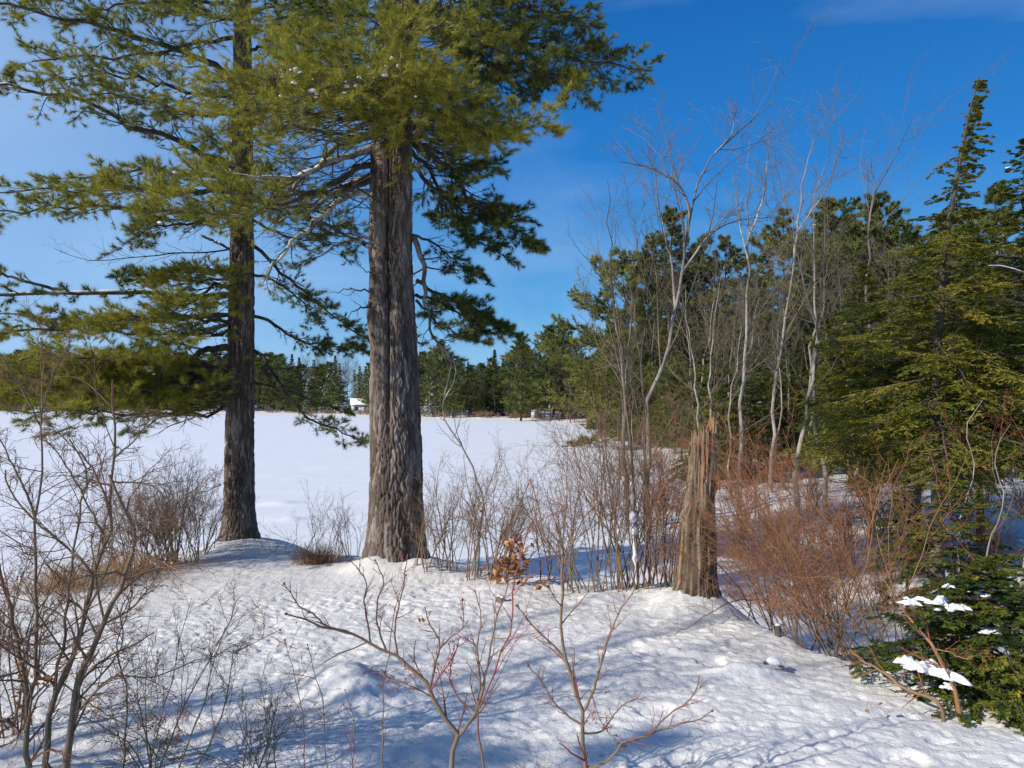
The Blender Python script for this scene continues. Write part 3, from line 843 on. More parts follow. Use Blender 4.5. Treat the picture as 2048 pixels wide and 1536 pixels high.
lp.limb(px((462, 590, 15), (400, 592, 14.6), (300, 588, 14.0), (150, 584, 13.4), (-20, 590, 13.0)), 0.055, 0.03, fol=0.35, tone=-0.08, snow=1.0, wigl=0.004, lich=0.5, L2=0.12, n2=20, n3=6, per=3)
lp.limb(px((462, 630, 15), (350, 635, 14.6), (230, 642, 14.0), (110, 655, 13.6), (-20, 668, 13.2)), 0.05, 0.02, fol=0.3, tone=0.05, snow=0.55, L2=0.20, **q)
lp.limb(px((140, 584, 13.4), (80, 570, 13.2), (0, 545, 13.0), (-30, 535, 12.9)), 0.035, 0.02, fol=0.5, tone=-0.1, n2=10, n3=6, per=3, L2=0.4)
lp.limb(px((462, 645, 15), (400, 662, 14.4), (330, 690, 13.8), (235, 728, 13.2)), 0.045, 0.015, fol=0.5, tone=0.1, snow=0.7, lich=0.95, L2=0.30, **q)
lp.limb(px((464, 695, 15), (410, 700, 14.3), (350, 730, 13.5), (280, 765, 12.8), (180, 770, 12.2)), 0.085, 0.015, fol=0.5, tone=0.12, snow=0.3, L2=0.30, **q)
lp.limb(px((464, 575, 15), (430, 570, 14.2), (390, 600, 13.4), (360, 610, 12.8)), 0.045, 0.01, fol=0.35, tone=0.2, L2=0.45, **q)
lp.limb(px((464, 540, 15), (430, 540, 14.2), (390, 540, 13.6), (350, 550, 13.0)), 0.04, 0.01, fol=0.3, tone=0.18, L2=0.40, **q)
lp.limb(px((464, 640, 15), (400, 640, 14.0), (320, 630, 13.2), (240, 640, 12.6), (160, 650, 12.2)), 0.045, 0.01, fol=0.35, tone=0.2, L2=0.34, **q)
lp.limb(px((464, 660, 15), (400, 670, 14.0), (330, 665, 13.0), (260, 670, 12.3)), 0.045, 0.01, fol=0.3, tone=0.2, L2=0.38, **q)
lp.limb(px((464, 560, 15), (380, 560, 14.6), (300, 555, 14.4), (240, 560, 14.2)), 0.035, 0.01, fol=0.3, tone=-0.15, L2=0.32, **q)
lp.limb(px((464, 630, 15), (300, 635, 14.2), (150, 640, 13.6), (0, 630, 13.0)), 0.045, 0.01, fol=0.5, tone=0.05, L2=0.20, **q)
lp.limb(px((462, 740, 15), (350, 755, 13.8), (220, 745, 12.6), (90, 740, 11.8), (-40, 750, 11.2)), 0.06, 0.01, fol=0.35, tone=0.17, L2=0.26, **q)
lp.limb(px((462, 750, 15), (380, 775, 13.6), (280, 780, 12.4), (150, 785, 11.6), (-30, 800, 11.0)), 0.06, 0.01, fol=0.35, tone=0.12, L2=0.28, snow=0.1, **q)
lp.limb(px((462, 730, 15), (400, 735, 14), (300, 730, 13), (180, 720, 12.2), (60, 735, 11.6)), 0.05, 0.01, fol=0.4, tone=0.2, L2=0.26, **q)
lp.limb(px((462, 780, 15), (400, 790, 14), (350, 800, 13.2), (280, 795, 12.6)), 0.04, 0.01, fol=0.75, tone=0.1, L2=0.4, n2=30, n3=9, per=3)
lp.limb(px((462, 760, 15), (430, 785, 14.2), (400, 800, 13.4), (360, 790, 12.8)), 0.04, 0.01, fol=0.8, tone=0.2, L2=0.45, n2=30, n3=9, per=3)
lp.limb(px((462, 790, 15), (430, 810, 14.4), (390, 815, 13.8), (350, 820, 13.4)), 0.03, 0.01, fol=0.45, tone=0.05, L2=0.34, n2=16, n3=6, per=3)
for k in range(10):
    x0, y0 = (-20, 760), (0)
    yy = 712 + 11 * k
    dd = rng.uniform(10.3, 12.4)
    lp.limb(px((462, 745 + 6 * k, 15), (400, yy + 20, 13.9), (300, yy + rng.uniform(-8, 15), 13.0), (170, yy + 12, dd + 0.8), (rng.uniform(-60, 60), yy + rng.uniform(0, 22), dd)), 0.04, 0.008, fol=0.35, tone=rng.uniform(0.02, 0.2), L2=0.24, **q)
for k in range(6):
    a = rng.uniform(560, 790)
    lp.deadtwigs(px((462, a, 15), (400, a + 20, 14.2), (320, a + 40, 13.4), (240, a + 30, 12.9)), 0.014, n=22, L2=0.32)
# right side limbs, needles coloured darker to stand for shade
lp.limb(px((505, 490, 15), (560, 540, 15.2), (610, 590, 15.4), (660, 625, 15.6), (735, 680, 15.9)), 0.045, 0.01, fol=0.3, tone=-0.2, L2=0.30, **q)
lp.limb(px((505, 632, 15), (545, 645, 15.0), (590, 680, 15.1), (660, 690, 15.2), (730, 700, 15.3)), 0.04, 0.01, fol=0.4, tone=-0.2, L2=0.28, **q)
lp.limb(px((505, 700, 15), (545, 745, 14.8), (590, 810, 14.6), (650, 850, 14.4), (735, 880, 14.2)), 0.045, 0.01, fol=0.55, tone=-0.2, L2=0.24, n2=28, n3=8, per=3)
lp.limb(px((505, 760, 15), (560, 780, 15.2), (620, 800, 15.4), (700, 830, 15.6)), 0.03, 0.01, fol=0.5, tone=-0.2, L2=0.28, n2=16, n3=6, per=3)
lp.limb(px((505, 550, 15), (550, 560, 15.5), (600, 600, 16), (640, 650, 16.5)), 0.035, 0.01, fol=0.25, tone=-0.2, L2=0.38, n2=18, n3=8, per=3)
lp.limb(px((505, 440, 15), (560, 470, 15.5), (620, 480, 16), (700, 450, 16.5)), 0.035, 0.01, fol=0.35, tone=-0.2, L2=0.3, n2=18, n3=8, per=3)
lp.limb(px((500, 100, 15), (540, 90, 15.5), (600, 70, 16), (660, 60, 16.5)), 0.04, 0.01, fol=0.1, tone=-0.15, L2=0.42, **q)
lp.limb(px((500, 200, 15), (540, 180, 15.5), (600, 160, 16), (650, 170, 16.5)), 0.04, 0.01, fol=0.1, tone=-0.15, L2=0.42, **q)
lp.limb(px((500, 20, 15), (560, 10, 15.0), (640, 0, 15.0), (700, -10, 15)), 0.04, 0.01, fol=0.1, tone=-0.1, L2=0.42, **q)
for k in range(24):
    t_ = k / 23
    z = topl[2] + 0.4 + 6.3 * t_
    a = k * 2.4
    L = 3.6 * (1 - t_) ** 0.6 * rng.uniform(0.7, 1.1) + 0.4
    c = interp_path(ptl, np.array([z]))[0]
    d = np.array([math.cos(a), math.sin(a), 0.15])
    lp.limb([c, c + d * L * 0.4, c + d * L * 0.7, c + d * L], 0.04, 0.008, fol=0.2, n2=14, n3=5, per=2, L2=0.4, nd=7, nl=0.13, nw=0.014)
blobs(lp.snow, [at(x_, y_, 12.2) for x_, y_ in ((305, 383), (350, 345), (320, 445), (187, 752), (300, 740), (308, 748), (30, 650), (290, 735))], 0.04, rng)
tl_ = thing("white_pine", "tall single trunked pine with snowy limbs reaching left over the frozen lake", "pine tree", loc=base_l)
shift(gT, base_l).build("trunk", M['bark'], tl_)
shift(lp.wood, base_l).build("limbs", M['limb'], tl_)
shift(lp.leaf, base_l).build("needles", M['pneedle'], tl_, smooth=False)
shift(lp.snow, base_l).build("snow_clumps", M['lump'], tl_)

# ------------------------------------------------------------------ conifer and bare tree prototypes
def conifer(H, W, kind, rng, lod, low=0.1, lean=(0, 0), snow=0.0, tone=0.0, limbs=None, spire=False):
    """tree standing at the origin; kind pine / spruce / hemlock; W crown half width; lod = leaf size factor"""
    wood, leaf, sn = Geo(), Geo(), Geo()
    K = 14
    zz = np.linspace(0, H, K)
    lx_ = lean[0] * (zz / H) ** 3.2; ly_ = lean[1] * (zz / H) ** 2
    P = np.stack([lx_ + 0.01 * H * rng.normal(size=K).cumsum() * 0.3, ly_ + 0.01 * H * rng.normal(size=K).cumsum() * 0.3, zz], 1)
    P[0, :2] = 0
    r0 = H * 0.0125
    Rr = r0 * (1 - zz / H * 0.94) ** 0.9
    Rr[0] *= 1.25
    P[0, 2] -= 0.3
    trunk = Geo(); tubes(trunk, P[None], Rr[None], 8, 0.45 + 0.15 * rng.normal(size=(1, K)))
    n = limbs or int(H * (8 if kind != 'pine' else 6))
    tl = low + (1 - low) * (np.arange(n) + rng.uniform(0, 1, n)) / n
    tl = np.clip(tl, 0, 0.985)
    if kind == 'pine':
        wh = np.round(tl * H / 0.75) * 0.75 / H
        tl = np.clip(wh + rng.normal(size=n) * 0.004, low, 0.99)
        prof = np.minimum(1.0, ((1 - tl) / 0.34)) ** 0.6 * rng.uniform(0.6, 1.12, n)
        prof *= 1 + 0.25 * np.sin(tl * 25 + rng.uniform(0, 6))
        el = np.interp(tl, [0, 0.6, 1], [0.0, 10, 45]) + rng.normal(size=n) * 6
        lift = 0.035
    elif kind == 'spruce':
        prof = (1 - tl) ** 0.85 * rng.uniform(0.8, 1.1, n)
        el = np.interp(tl, [0, 0.5, 1], [-14, -4, 35]) + rng.normal(size=n) * 5
        lift = 0.01
    else:
        prof = np.minimum(1.0, (1 - tl) / 0.6) ** 0.8 * rng.uniform(0.6, 1.12, n)
        el = np.interp(tl, [0, 0.5, 1], [-6, 4, 28]) + rng.normal(size=n) * 6
        lift = -0.055
        if spire:
            prof = np.interp(tl, [0, 0.3, 0.55, 0.68, 0.85, 1], [1.0, 1.05, 0.72, 0.34, 0.22, 0.05]) * rng.uniform(0.4, 1.25, n)
            el = np.interp(tl, [0, 0.5, 1], [-12, -2, 15]) + rng.normal(size=n) * 13
    az = np.arange(n) * 2.399 + rng.normal(size=n) * 0.3
    Ll = W * np.maximum(prof, 0.06)
    d = np.stack([np.cos(az) * np.cos(np.radians(el)), np.sin(az) * np.cos(np.radians(el)), np.sin(np.radians(el))], 1)
    if lean[0]:      # tip swept by the wind
        d = nrm(d + np.stack([1.1 * sstep(0.6, 0.9, tl) * np.sign(lean[0]), 0 * tl, 0 * tl], 1))
    Kl = 7
    B = np.empty((n, Kl, 3)); B[:, 0] = np.stack([np.interp(tl * H, zz, P[:, j]) for j in range(3)], 1)
    for k in range(1, Kl):
        d = nrm(d + UP * lift + rng.normal(size=(n, 3)) * 0.07)
        B[:, k] = B[:, k - 1] + d * (Ll / (Kl - 1))[:, None]
    rb = np.clip(Ll * 0.012, 0.006, 0.06)[:, None] * np.linspace(1, 0.25, Kl)[None]
    tubes(wood, B, rb, 4, 0.3)
    n2 = np.clip((Ll / (0.085 * lod ** 0.75)).astype(int), 4, 34)
    P2, R2, i2 = spawn(B, rb, n2, rng, t=(0.12 if kind != 'pine' else 0.3, 1.0), ang=52, angj=10, L=0.34, fall=0.4, K=4, rr=0.5, rmin=0.004 * lod ** 0.5,
                       lift=-0.09 if kind == 'hemlock' else 0.05, wig=0.13, planar=0.9)
    tb = (tone + 0.16 * rng.normal(size=n))[i2]
    if lod < 3.7: tubes(wood, P2, R2, 3, 0.3)
    if kind == 'pine':
        if lod < 6:
            P3, R3, i3 = spawn(P2, R2, 4, rng, t=(0.25, 1.0), ang=42, L=0.5, K=3, rr=0.6, rmin=0.003, lift=0.08, wig=0.1, planar=0.5)
            tufts(leaf, P3, R3, rng, per=3, t=(0.4, 1), needles=8, length=0.10 * lod ** 0.75, width=0.014 * lod ** 0.85, spread=0.6, tonebase=tb[i3])
        tufts(leaf, P2, R2, rng, per=3, t=(0.4, 1), needles=8, length=0.10 * lod ** 0.75, width=0.014 * lod ** 0.85, spread=0.6, tonebase=tb)
    else:
        if lod < 6:
            P3, R3, i3 = spawn(P2, R2, 7, rng, t=(0.15, 1.0), ang=48, angj=8, L=0.48, K=3, rr=0.6, rmin=0.003, lift=-0.05 if kind == 'hemlock' else 0.02, wig=0.08, planar=0.95)
            sprays(leaf, P3, R3, rng, per=8, length=0.042 * lod ** 0.75, width=0.020 * lod ** 0.75, tonebase=tb[i3])
        sprays(leaf, P2, R2, rng, per=9, length=0.055 * lod ** 0.8, width=0.024 * lod ** 0.8, tonebase=tb)
        sprays(leaf, B, rb, rng, per=10, length=0.05 * lod ** 0.7, width=0.02 * lod ** 0.7)
    if snow:
        m = rng.uniform(size=len(P2)) < snow
        blobs(sn, P2[m, 2] + UP * 0.02, 0.035 * lod ** 0.75, rng, 0.45)
    return trunk, wood, leaf, sn


def baretree(H, rng, lod=1.0, lean=(0, 0), r0=None, W=0.28, low=0.35, fork=1, tone=0.6, curve=0.02):
    wood, tw = Geo(), Geo()
    K = 14; zz = np.linspace(0, H, K)
    wob = rng.normal(size=(K, 2)).cumsum(0) * curve * H * 0.35; wob[0] = 0
    P = np.stack([lean[0] * (zz / H) ** 1.6 + wob[:, 0], lean[1] * (zz / H) ** 1.6 + wob[:, 1], zz], 1); P[0, 2] -= 0.3
    r0 = r0 or H * 0.008
    Rr = r0 * (1 - zz / H * 0.93) ** 0.85; Rr[0] *= 1.3
    tubes(wood, P[None], Rr[None], 7, tone + 0.2 * rng.normal(size=(1, K)) * np.linspace(1, 0.5, K) - 0.3 * np.clip(np.linspace(-1, 1, K), 0, 1))
    nb = int(9 + H * 1.0)
    P2, R2, i2 = spawn(P[None], Rr[None], nb, rng, t=(low, 0.98), ang=36, angj=12, L=W * 1.25, fall=0.55, K=7, rr=0.5, rmin=0.006 * lod ** 0.5, lift=0.10, wig=0.12, tip=0.2)
    tubes(wood, P2, R2, 5 if lod < 4 else 3, tone - 0.25)
    P3, R3, i3 = spawn(P2, R2, 8 if lod < 4 else 6, rng, t=(0.2, 0.98), ang=38, angj=14, L=0.45, K=5, rr=0.55, rmin=0.004 * lod ** 0.5, lift=0.07, wig=0.15)
    tubes(tw, P3, R3, 3, 0.15)
    P4, R4, i4 = spawn(P3, R3, 5 if lod < 4 else 4, rng, t=(0.2, 0.98), ang=38, angj=14, L=0.5, K=3, rr=0.6, rmin=0.003 * lod ** 0.6, lift=0.05, wig=0.15)
    tubes(tw, P4, R4, 3, 0.2)
    return wood, tw


def place(parts, loc, scale, rotz, name, label, cat, group=None):
    """parts = [(part name, mesh)] shared by every copy of the tree"""
    r = thing(name, label, cat, group, loc)
    r.scale = (scale, scale, scale); r.rotation_euler = (0, 0, rotz)
    for pn, me in parts:
        o = bpy.data.objects.new(pn, me); C.objects.link(o); o.parent = r
    return r


def con_parts(args, seed, snow=0.0, mats=('limb', 'fneedle')):
    tr, wd, lf, sn = conifer(rng=np.random.default_rng(seed), snow=snow, **args)
    wd2 = [("trunk", tr.mesh("trunk", M[mats[0]])), ("branches", wd.mesh("branches", M[mats[0]])), ("needles", lf.mesh("needles", M[mats[1]], False))]
    if sn.n: wd2.append(("snow_clumps", sn.mesh("snow_clumps", M['lump'])))
    return wd2


def bare_parts(args, seed, mats=('pale', 'twig')):
    w, t = baretree(rng=np.random.default_rng(seed), **args)
    return [("trunk", w.mesh("trunk", M[mats[0]])), ("twigs", t.mesh("twigs", M[mats[1]]))]


def hgt(top, Y, z):
    return at(1024, top, Y)[2] - z


M['twigfar'] = ramp_mat("far_branches", [(0.0, (0.06, 0.048, 0.04)), (0.5, (0.17, 0.125, 0.10)), (1.0, (0.28, 0.24, 0.2))], 0.9)
# far prototypes (height 20 nominal)
FARP = [con_parts(dict(H=20, W=5.0, kind='pine', lod=14, low=0.12), 1), con_parts(dict(H=20, W=4.2, kind='pine', lod=14, low=0.08), 2),
        con_parts(dict(H=20, W=5.6, kind='pine', lod=14, low=0.20), 3, snow=0.05)]
FARS = [con_parts(dict(H=20, W=4.2, kind='spruce', lod=13, low=0.02), 4), con_parts(dict(H=20, W=4.6, kind='spruce', lod=13, low=0.02), 5, snow=0.45)]
FARB = [bare_parts(dict(H=18, lod=14, W=0.34, tone=0.3), 6, ('limb', 'twigfar')), bare_parts(dict(H=18, lod=14, W=0.30, tone=0.5), 7, ('limb', 'twigfar')), bare_parts(dict(H=18, lod=14, W=0.36, tone=0.2), 8, ('limb', 'twigfar'))]

rng = np.random.default_rng(77)
SX = [-80, 0, 300, 600, 750, 900, 1050, 1150, 1200, 1235]
SY = [315, 311, 300, 237, 204, 169, 160, 146, 124, 104]
TX = [-80, 0, 150, 300, 540, 700, 740, 850, 880, 940, 1000, 1040, 1075, 1112, 1150, 1185, 1240]
TY = [690, 695, 697, 690, 700, 705, 712, 705, 690, 722, 712, 685, 705, 665, 680, 700, 690]
GRP = "trees in the far treeline across the frozen lake"
k = 0
for row, (dY, nn, th) in enumerate(((6, 66, 0.72), (16, 62, 0.92), (30, 54, 1.0))):
    for i in range(nn):
        p_ = -70 + (1240 + 70) * (i + rng.uniform(0.1, 0.9)) / nn
        if 672 < p_ < 745 and row == 0: continue
        Y = np.interp(p_, SX, SY) * (1 + dY / 200.0) + rng.uniform(-2, 3)
        w = at(p_, 800, Y); z = g1(w[0], Y)
        H = hgt(np.interp(p_, TX, TY), Y, z) * th * rng.uniform(0.68, 1.03)
        u = rng.uniform()
        if p_ < 230: kinds = (0.25, 0.40)
        elif 540 < p_ < 735: kinds = (0.35, 0.75)
        elif 960 < p_ < 1240: kinds = (0.42, 0.54)
        else: kinds = (0.45, 0.62)
        if u < kinds[0]:
            pr = FARP[rng.integers(3)]; lab = "tall dark pine in the far treeline across the frozen lake"; nm = "pine_tree"; sc = H / 20
        elif u < kinds[1]:
            pr = FARS[1 if (600 < p_ < 735 or rng.uniform() < 0.3) else 0]; sc = H / 20 * 0.9; nm = "spruce_tree"
            lab = "dense cone shaped spruce in the far treeline across the frozen lake"
        else:
            pr = FARB[rng.integers(3)]; lab = "leafless greyish tree in the far treeline across the frozen lake"; nm = "bare_tree"; sc = H / 18 * 0.92
        r_ = place(pr, (w[0], Y, z), sc, rng.uniform(0, 6.28), nm, lab, "tree", GRP)
        wd = sc * rng.uniform(0.95, 1.5); r_.scale = (wd, wd, sc)

# single recognisable far trees
for (p_, tp_, Y, pr, lab) in (
        (1042, 672, 152, FARP[1], "tall narrow pine standing above the far shore, left of the highest pair"),
        (1100, 655, 150, FARP[0], "highest pine of the far shore above the snowy lake edge"),
        (1128, 652, 158, FARP[2], "broad topped pine just right of the highest one on the far shore"),
        (990, 700, 185, FARS[0], "pointed spruce showing above the woods on the far shore"),
        (882, 684, 185, FARP[0], "dark pine just right of the big double trunk across the lake"),
        (960, 775, 172, FARS[0], "small bushy green spruce low on the far lake edge"),
        (655, 742, 236, FARS[1], "snow dusted spruce across the lake left of the white house"),
        (680, 748, 232, FARS[1], "snow dusted spruce nearest the white house across the lake")):
    w = at(p_, 800, Y); z = g1(w[0], Y)
    place(pr, (w[0], Y, z), hgt(tp_, Y, z) / 20, p_ * 1.7, "conifer_tree", lab, "tree")
for (p_, tp_, Y, lab) in ((1118, 700, 148, "slim pale birch trunk leaning left on the far shore"), (1140, 705, 140, "tall pale leafless tree beside the far shore inlet")):
    w = at(p_, 800, Y); z = g1(w[0], Y)
    place(FARB[1], (w[0], Y, z), hgt(tp_, Y, z) / 18, 1.0, "bare_tree", lab, "tree")

# distant woods behind: one mass
def proto_arrays(parts):
    res = []
    for pn, me in parts:
        v = np.empty(len(me.vertices) * 3, np.float32); me.vertices.foreach_get("co", v)
        nl_ = len(me.loops); li = np.empty(nl_, np.int32); me.loops.foreach_get("vertex_index", li)
        sz = 3 if pn == 'needles' else 4
        t = np.empty(len(me.vertices), np.float32); me.attributes["tone"].data.foreach_get("value", t)
        res.append((pn, v.reshape(-1, 3), li.reshape(-1, sz), t))
    return res


def mass(specs, name, label):
    g1_, g2_ = Geo(), Geo()
    for (pa, loc, sc, rot) in specs:
        c, s = math.cos(rot) * sc, math.sin(rot) * sc
        Rm = np.array([[c, s, 0], [-s, c, 0], [0, 0, sc]])
        for pn, v, fc, t in pa:
            (g2_ if pn == 'needles' else g1_).add(v @ Rm + np.asarray(loc), fc, t)
    root = thing(name, label, "woods"); root["kind"] = "stuff"
    g1_.build("branches", M['twigfar'], root); g2_.build("needles", M['fneedle'], root, False)


PA = [proto_arrays(x) for x in (FARP[1], FARS[0], FARB[0], FARB[2], FARP[0])]
specs = []
for i in range(120):
    p_ = -90 + 1360 * (i + rng.uniform()) / 120
    Y = np.interp(p_, SX, SY) * rng.uniform(1.22, 1.5)
    w = at(p_, 800, Y); z = g1(w[0], Y)
    H = hgt(np.interp(p_, TX, TY) + rng.uniform(3, 18), Y, z)
    specs.append((PA[rng.choice([1, 2, 3, 0, 2])], (w[0], Y, z), H / 20, rng.uniform(0, 6)))
for i in range(110):
    p_ = 1200 + 960 * (i + rng.uniform()) / 110
    Y = rng.uniform(75, 125)
    w = at(p_, 800, Y); z = g1(w[0], Y)
    H = hgt(rng.uniform(620, 720), Y, z)
    specs.append((PA[rng.choice([0, 1, 1, 4, 3, 0])], (w[0], Y, z), H / 20, rng.uniform(0, 6)))
mass(specs, "distant_woods", "dense mixed woods filling the background beyond the lake and the right shore")

# ------------------------------------------------------------------ woods of the right shore
MIDP = [con_parts(dict(H=16, W=3.6, kind='pine', lod=4.5, low=0.06), 31), con_parts(dict(H=16, W=3.0, kind='pine', lod=4.5, low=0.05), 32, snow=0.012),
        con_parts(dict(H=16, W=4.4, kind='pine', lod=4.5, low=0.12), 33, snow=0.03)]
MIDH = [con_parts(dict(H=12, W=3.2, kind='hemlock', lod=3.8, low=0.03), 34, snow=0.01), con_parts(dict(H=12, W=2.9, kind='spruce', lod=3.8, low=0.02), 35, snow=0.02)]
MIDB = [bare_parts(dict(H=12, lod=3, W=0.26, tone=0.45, low=0.4, r0=0.07), 36), bare_parts(dict(H=12, lod=3, W=0.30, tone=0.35, lean=(1.2, 0), low=0.35, r0=0.07), 37),
        bare_parts(dict(H=12, lod=3, W=0.22, tone=0.5, lean=(-0.8, 0.4), low=0.45, curve=0.03, r0=0.07), 38), bare_parts(dict(H=12, lod=3, W=0.34, tone=0.25, low=0.3, r0=0.06), 39)]
M['mneedle'] = M['fneedle']
heroes = [  # px, top, Y, parts, nominal H, rot, label
    (1335, 425, 60, MIDP[0], 16, 1.2, "tall tapering pine behind the forked bare tree"),
    (1452, 478, 62, MIDP[1], 16, 0.5, "narrow dark pine between the forked bare tree and the pale birch"),
    (1395, 520, 66, MIDP[2], 16, 3.1, "dark pine filling the gap right of the tall tapering one"),
    (1572, 425, 58, MIDP[1], 16, 4.1, "slender pointed pine behind the pale straight trunks"),
    (1520, 560, 52, MIDP[0], 16, 5.1, "lower pine behind the pale straight trunks"),
    (1672, 415, 52, MIDP[2], 16, 2.2, "round topped dark pine, left half of the big dome above the woods"),
    (1760, 410, 50, MIDP[2], 16, 0.2, "round topped dark pine, right half of the big dome above the woods"),
    (1715, 440, 47, MIDP[0], 16, 3.3, "dark pine in the middle of the big dome above the woods"),
    (1640, 490, 46, MIDP[1], 16, 1.3, "dark pine at the left foot of the big dome"),
    (1840, 470, 48, MIDP[0], 16, 3.9, "dark pine just left of the leaning hemlock spire"),
    (1920, 440, 44, MIDP[2], 16, 0.9, "dark pine behind the right side of the leaning hemlock"),
    (2010, 380, 40, MIDP[0], 16, 2.9, "dark pine behind the woods at the right edge"),
]
for (p_, tp_, Y, pr, H0, rot, lab) in heroes:
    w = at(p_, 800, Y); z = g1(w[0], Y)
    place(pr, (w[0], Y, z), hgt(tp_, Y, z) / H0, rot, "pine_tree", lab, "tree")
w = at(1262, 800, 63); z = g1(w[0], 63)
place(con_parts(dict(H=hgt(530, 63, z), W=7.2, kind='pine', lod=5.5, low=0.05, tone=0.22, limbs=60), 41, snow=0.01), (w[0], 63, z), 1.0, 0.6, "pine_tree", "wide yellow green pine reaching over the lake edge, at the wood's left end", "tree")
# lower conifers of the wood's edge
GR2 = "evergreens filling the right shore woods"
for i in range(44):
    p_ = 1235 + (2140 - 1235) * (i + rng.uniform(0.1, 0.9)) / 44
    Y = rng.uniform(32, 62)
    if p_ < 1330: Y = rng.uniform(66, 80)
    w = at(p_, 800, Y); z = g1(w[0], Y)
    tp_ = rng.uniform(620, 760) if p_ > 1330 else rng.uniform(700, 780)
    if rng.uniform() < 0.45:
        pr, H0 = MIDP[rng.integers(3)], 16
    else:
        pr, H0 = MIDH[rng.integers(2)], 12
    place(pr, (w[0], Y, z), hgt(tp_, Y, z) / H0, rng.uniform(0, 6.28), "conifer_tree", "evergreen among many others inside the right shore woods", "tree", GR2)
GR3 = "leafless trees of the right shore woods"
for i in range(30):
    p_ = 1230 + (2080 - 1230) * (i + rng.uniform(0.1, 0.9)) / 30
    Y = rng.uniform(26, 52) if p_ > 1380 else rng.uniform(50, 75)
    w = at(p_, 800, Y); z = g1(w[0], Y)
    tp_ = rng.uniform(470, 680)
    if p_ < 1380: tp_ = rng.uniform(520, 680)
    place(MIDB[rng.integers(4)], (w[0], Y, z), hgt(tp_, Y, z) / 12, rng.uniform(0, 6.28), "bare_tree", "leafless grey tree inside the right shore woods", "tree", GR3)


# explicit bare trees ------------------------------------------------------------
def grow_bare(name, label, mains, rng, levels=((9, 38, 0.38, 7), (6, 38, 0.42, 5), (4, 38, 0.5, 3)), r=0.05, tone=0.7, mats=('pale', 'twig'), low=0.35, lift=0.08,
              cat="tree", group=None, tips=0.15, rmin=0.004, snowy=0.0, wig=0.13, ttone=None, parts=("trunk", "twigs"), sides=8, jit=0.004, buds=0.0):
    """mains: list of (polyline world pts, r0, r1)"""
    wood, tw = Geo(), Geo(); sn = Geo()
    root = np.array(mains[0][0][0], float)
    done = []
    for (pts_, r0, r1) in mains:
        K = 18
        pts_ = [np.array(v_, float) for v_ in pts_]
        if done:                      # join the fork to the stem it leaves
            al = np.concatenate(done); dd = np.linalg.norm(al - pts_[0], axis=1)
            if dd.min() < 0.3: pts_ = [al[dd.argmin()]] + (pts_[1:] if dd.min() < 0.1 else pts_)
        P = spline(pts_, K)
        L = np.linalg.norm(np.diff(P, axis=0), axis=1).sum()
        P[1:-1] += rng.normal(size=(K - 2, 3)) * jit * L
        done.append(np.stack([np.interp(np.linspace(0, K - 1, 80), np.arange(K), P[:, j_]) for j_ in range(3)], 1))
        Rr = (r0 + (r1 - r0) * np.linspace(0, 1, K) ** 0.8)
        tn = tone + 0.15 * rng.normal(size=(1, K)).clip(-1, 1)
        if ttone is None: tn = tn - 0.42 * np.clip(np.linspace(-0.6, 1, K)[None], 0, 1)
        if ttone is not None: tn = tn + (ttone - tone) * np.linspace(0, 1, K)[None] ** 1.5
        tubes(wood, P[None], Rr[None], sides, tn)
        if snowy: snowline(sn, P, Rr, rng, snowy)
        Pp, Rp = P[None], Rr[None]
        for li, (n, ang, Lf, Kk) in enumerate(levels):
            Pp, Rp, ix = spawn(Pp, Rp, n, rng, t=(low if li == 0 else 0.18, 0.98), ang=ang, angj=13, L=Lf, fall=0.45, K=Kk, rr=0.55, rmin=rmin * (0.75 ** li), lift=lift, wig=wig, tip=0.3)
            tubes(tw, Pp, Rp, 4 if li == 0 else 3, np.clip(tips + 0.12 * li + 0.12 * rng.normal(size=len(Pp)), 0, 1))
    gb_ = Geo()
    if buds:
        blobs(gb_, Pp[:, -1], buds, rng, 1.0); blobs(gb_, np.array([m_[0][-1] for m_ in mains]), buds * 1.5, rng, 1.2)
        blobs(gb_, Pp[rng.uniform(size=len(Pp)) < 0.5][:, 0], buds * 0.8, rng, 1.0)
    o = thing(name, label, cat, group, root)
    if gb_.n:
        for v_, f_ in zip(gb_.v, gb_.f[4]): pass
        tw.add(np.concatenate(gb_.v), np.concatenate(gb_.f[4]), 0.85)
    shift(wood, root).build(parts[0], M[mats[0]], o)
    shift(tw, root).build(parts[1], M[mats[1]], o)
    if sn.n: shift(sn, root).build("snow_cover", M['lump'], o)
    return o


def gp(p_, py_, Y):
    """ground point under a pixel column at depth Y"""
    w = at(p_, py_, Y)
    return np.array([w[0], Y, g1(w[0], Y) - 0.08])


rng = np.random.default_rng(301)
Y = 24
grow_bare("bare_tree", "forked grey tree with bent top rising above the left end of the right woods", [
    ([gp(1290, 900, Y)] + px((1300, 850, Y), (1325, 740, Y), (1345, 640, Y), (1362, 560, Y), (1378, 470, Y), (1385, 425, Y), (1405, 360, Y), (1435, 298, Y), (1480, 262, Y), (1545, 205, Y)), 0.115, 0.012),
    (px((1378, 470, Y), (1378, 420, Y), (1366, 385, Y), (1340, 355, Y - .5), (1300, 335, Y - .6), (1240, 325, Y - 1)), 0.06, 0.008),
    (px((1348, 620, Y), (1345, 540, Y + .4), (1325, 450, Y + .6), (1310, 340, Y + .7), (1298, 255, Y + 1)), 0.05, 0.008),
    (px((1430, 305, Y), (1462, 270, Y), (1468, 240, Y), (1470, 210, Y)), 0.03, 0.006),
    (px((1362, 540, Y), (1420, 470, Y), (1480, 440, Y + .5), (1560, 435, Y + 1)), 0.05, 0.008),
], rng, r=0.1, tone=0.42, low=0.3, rmin=0.010)
Y = 27
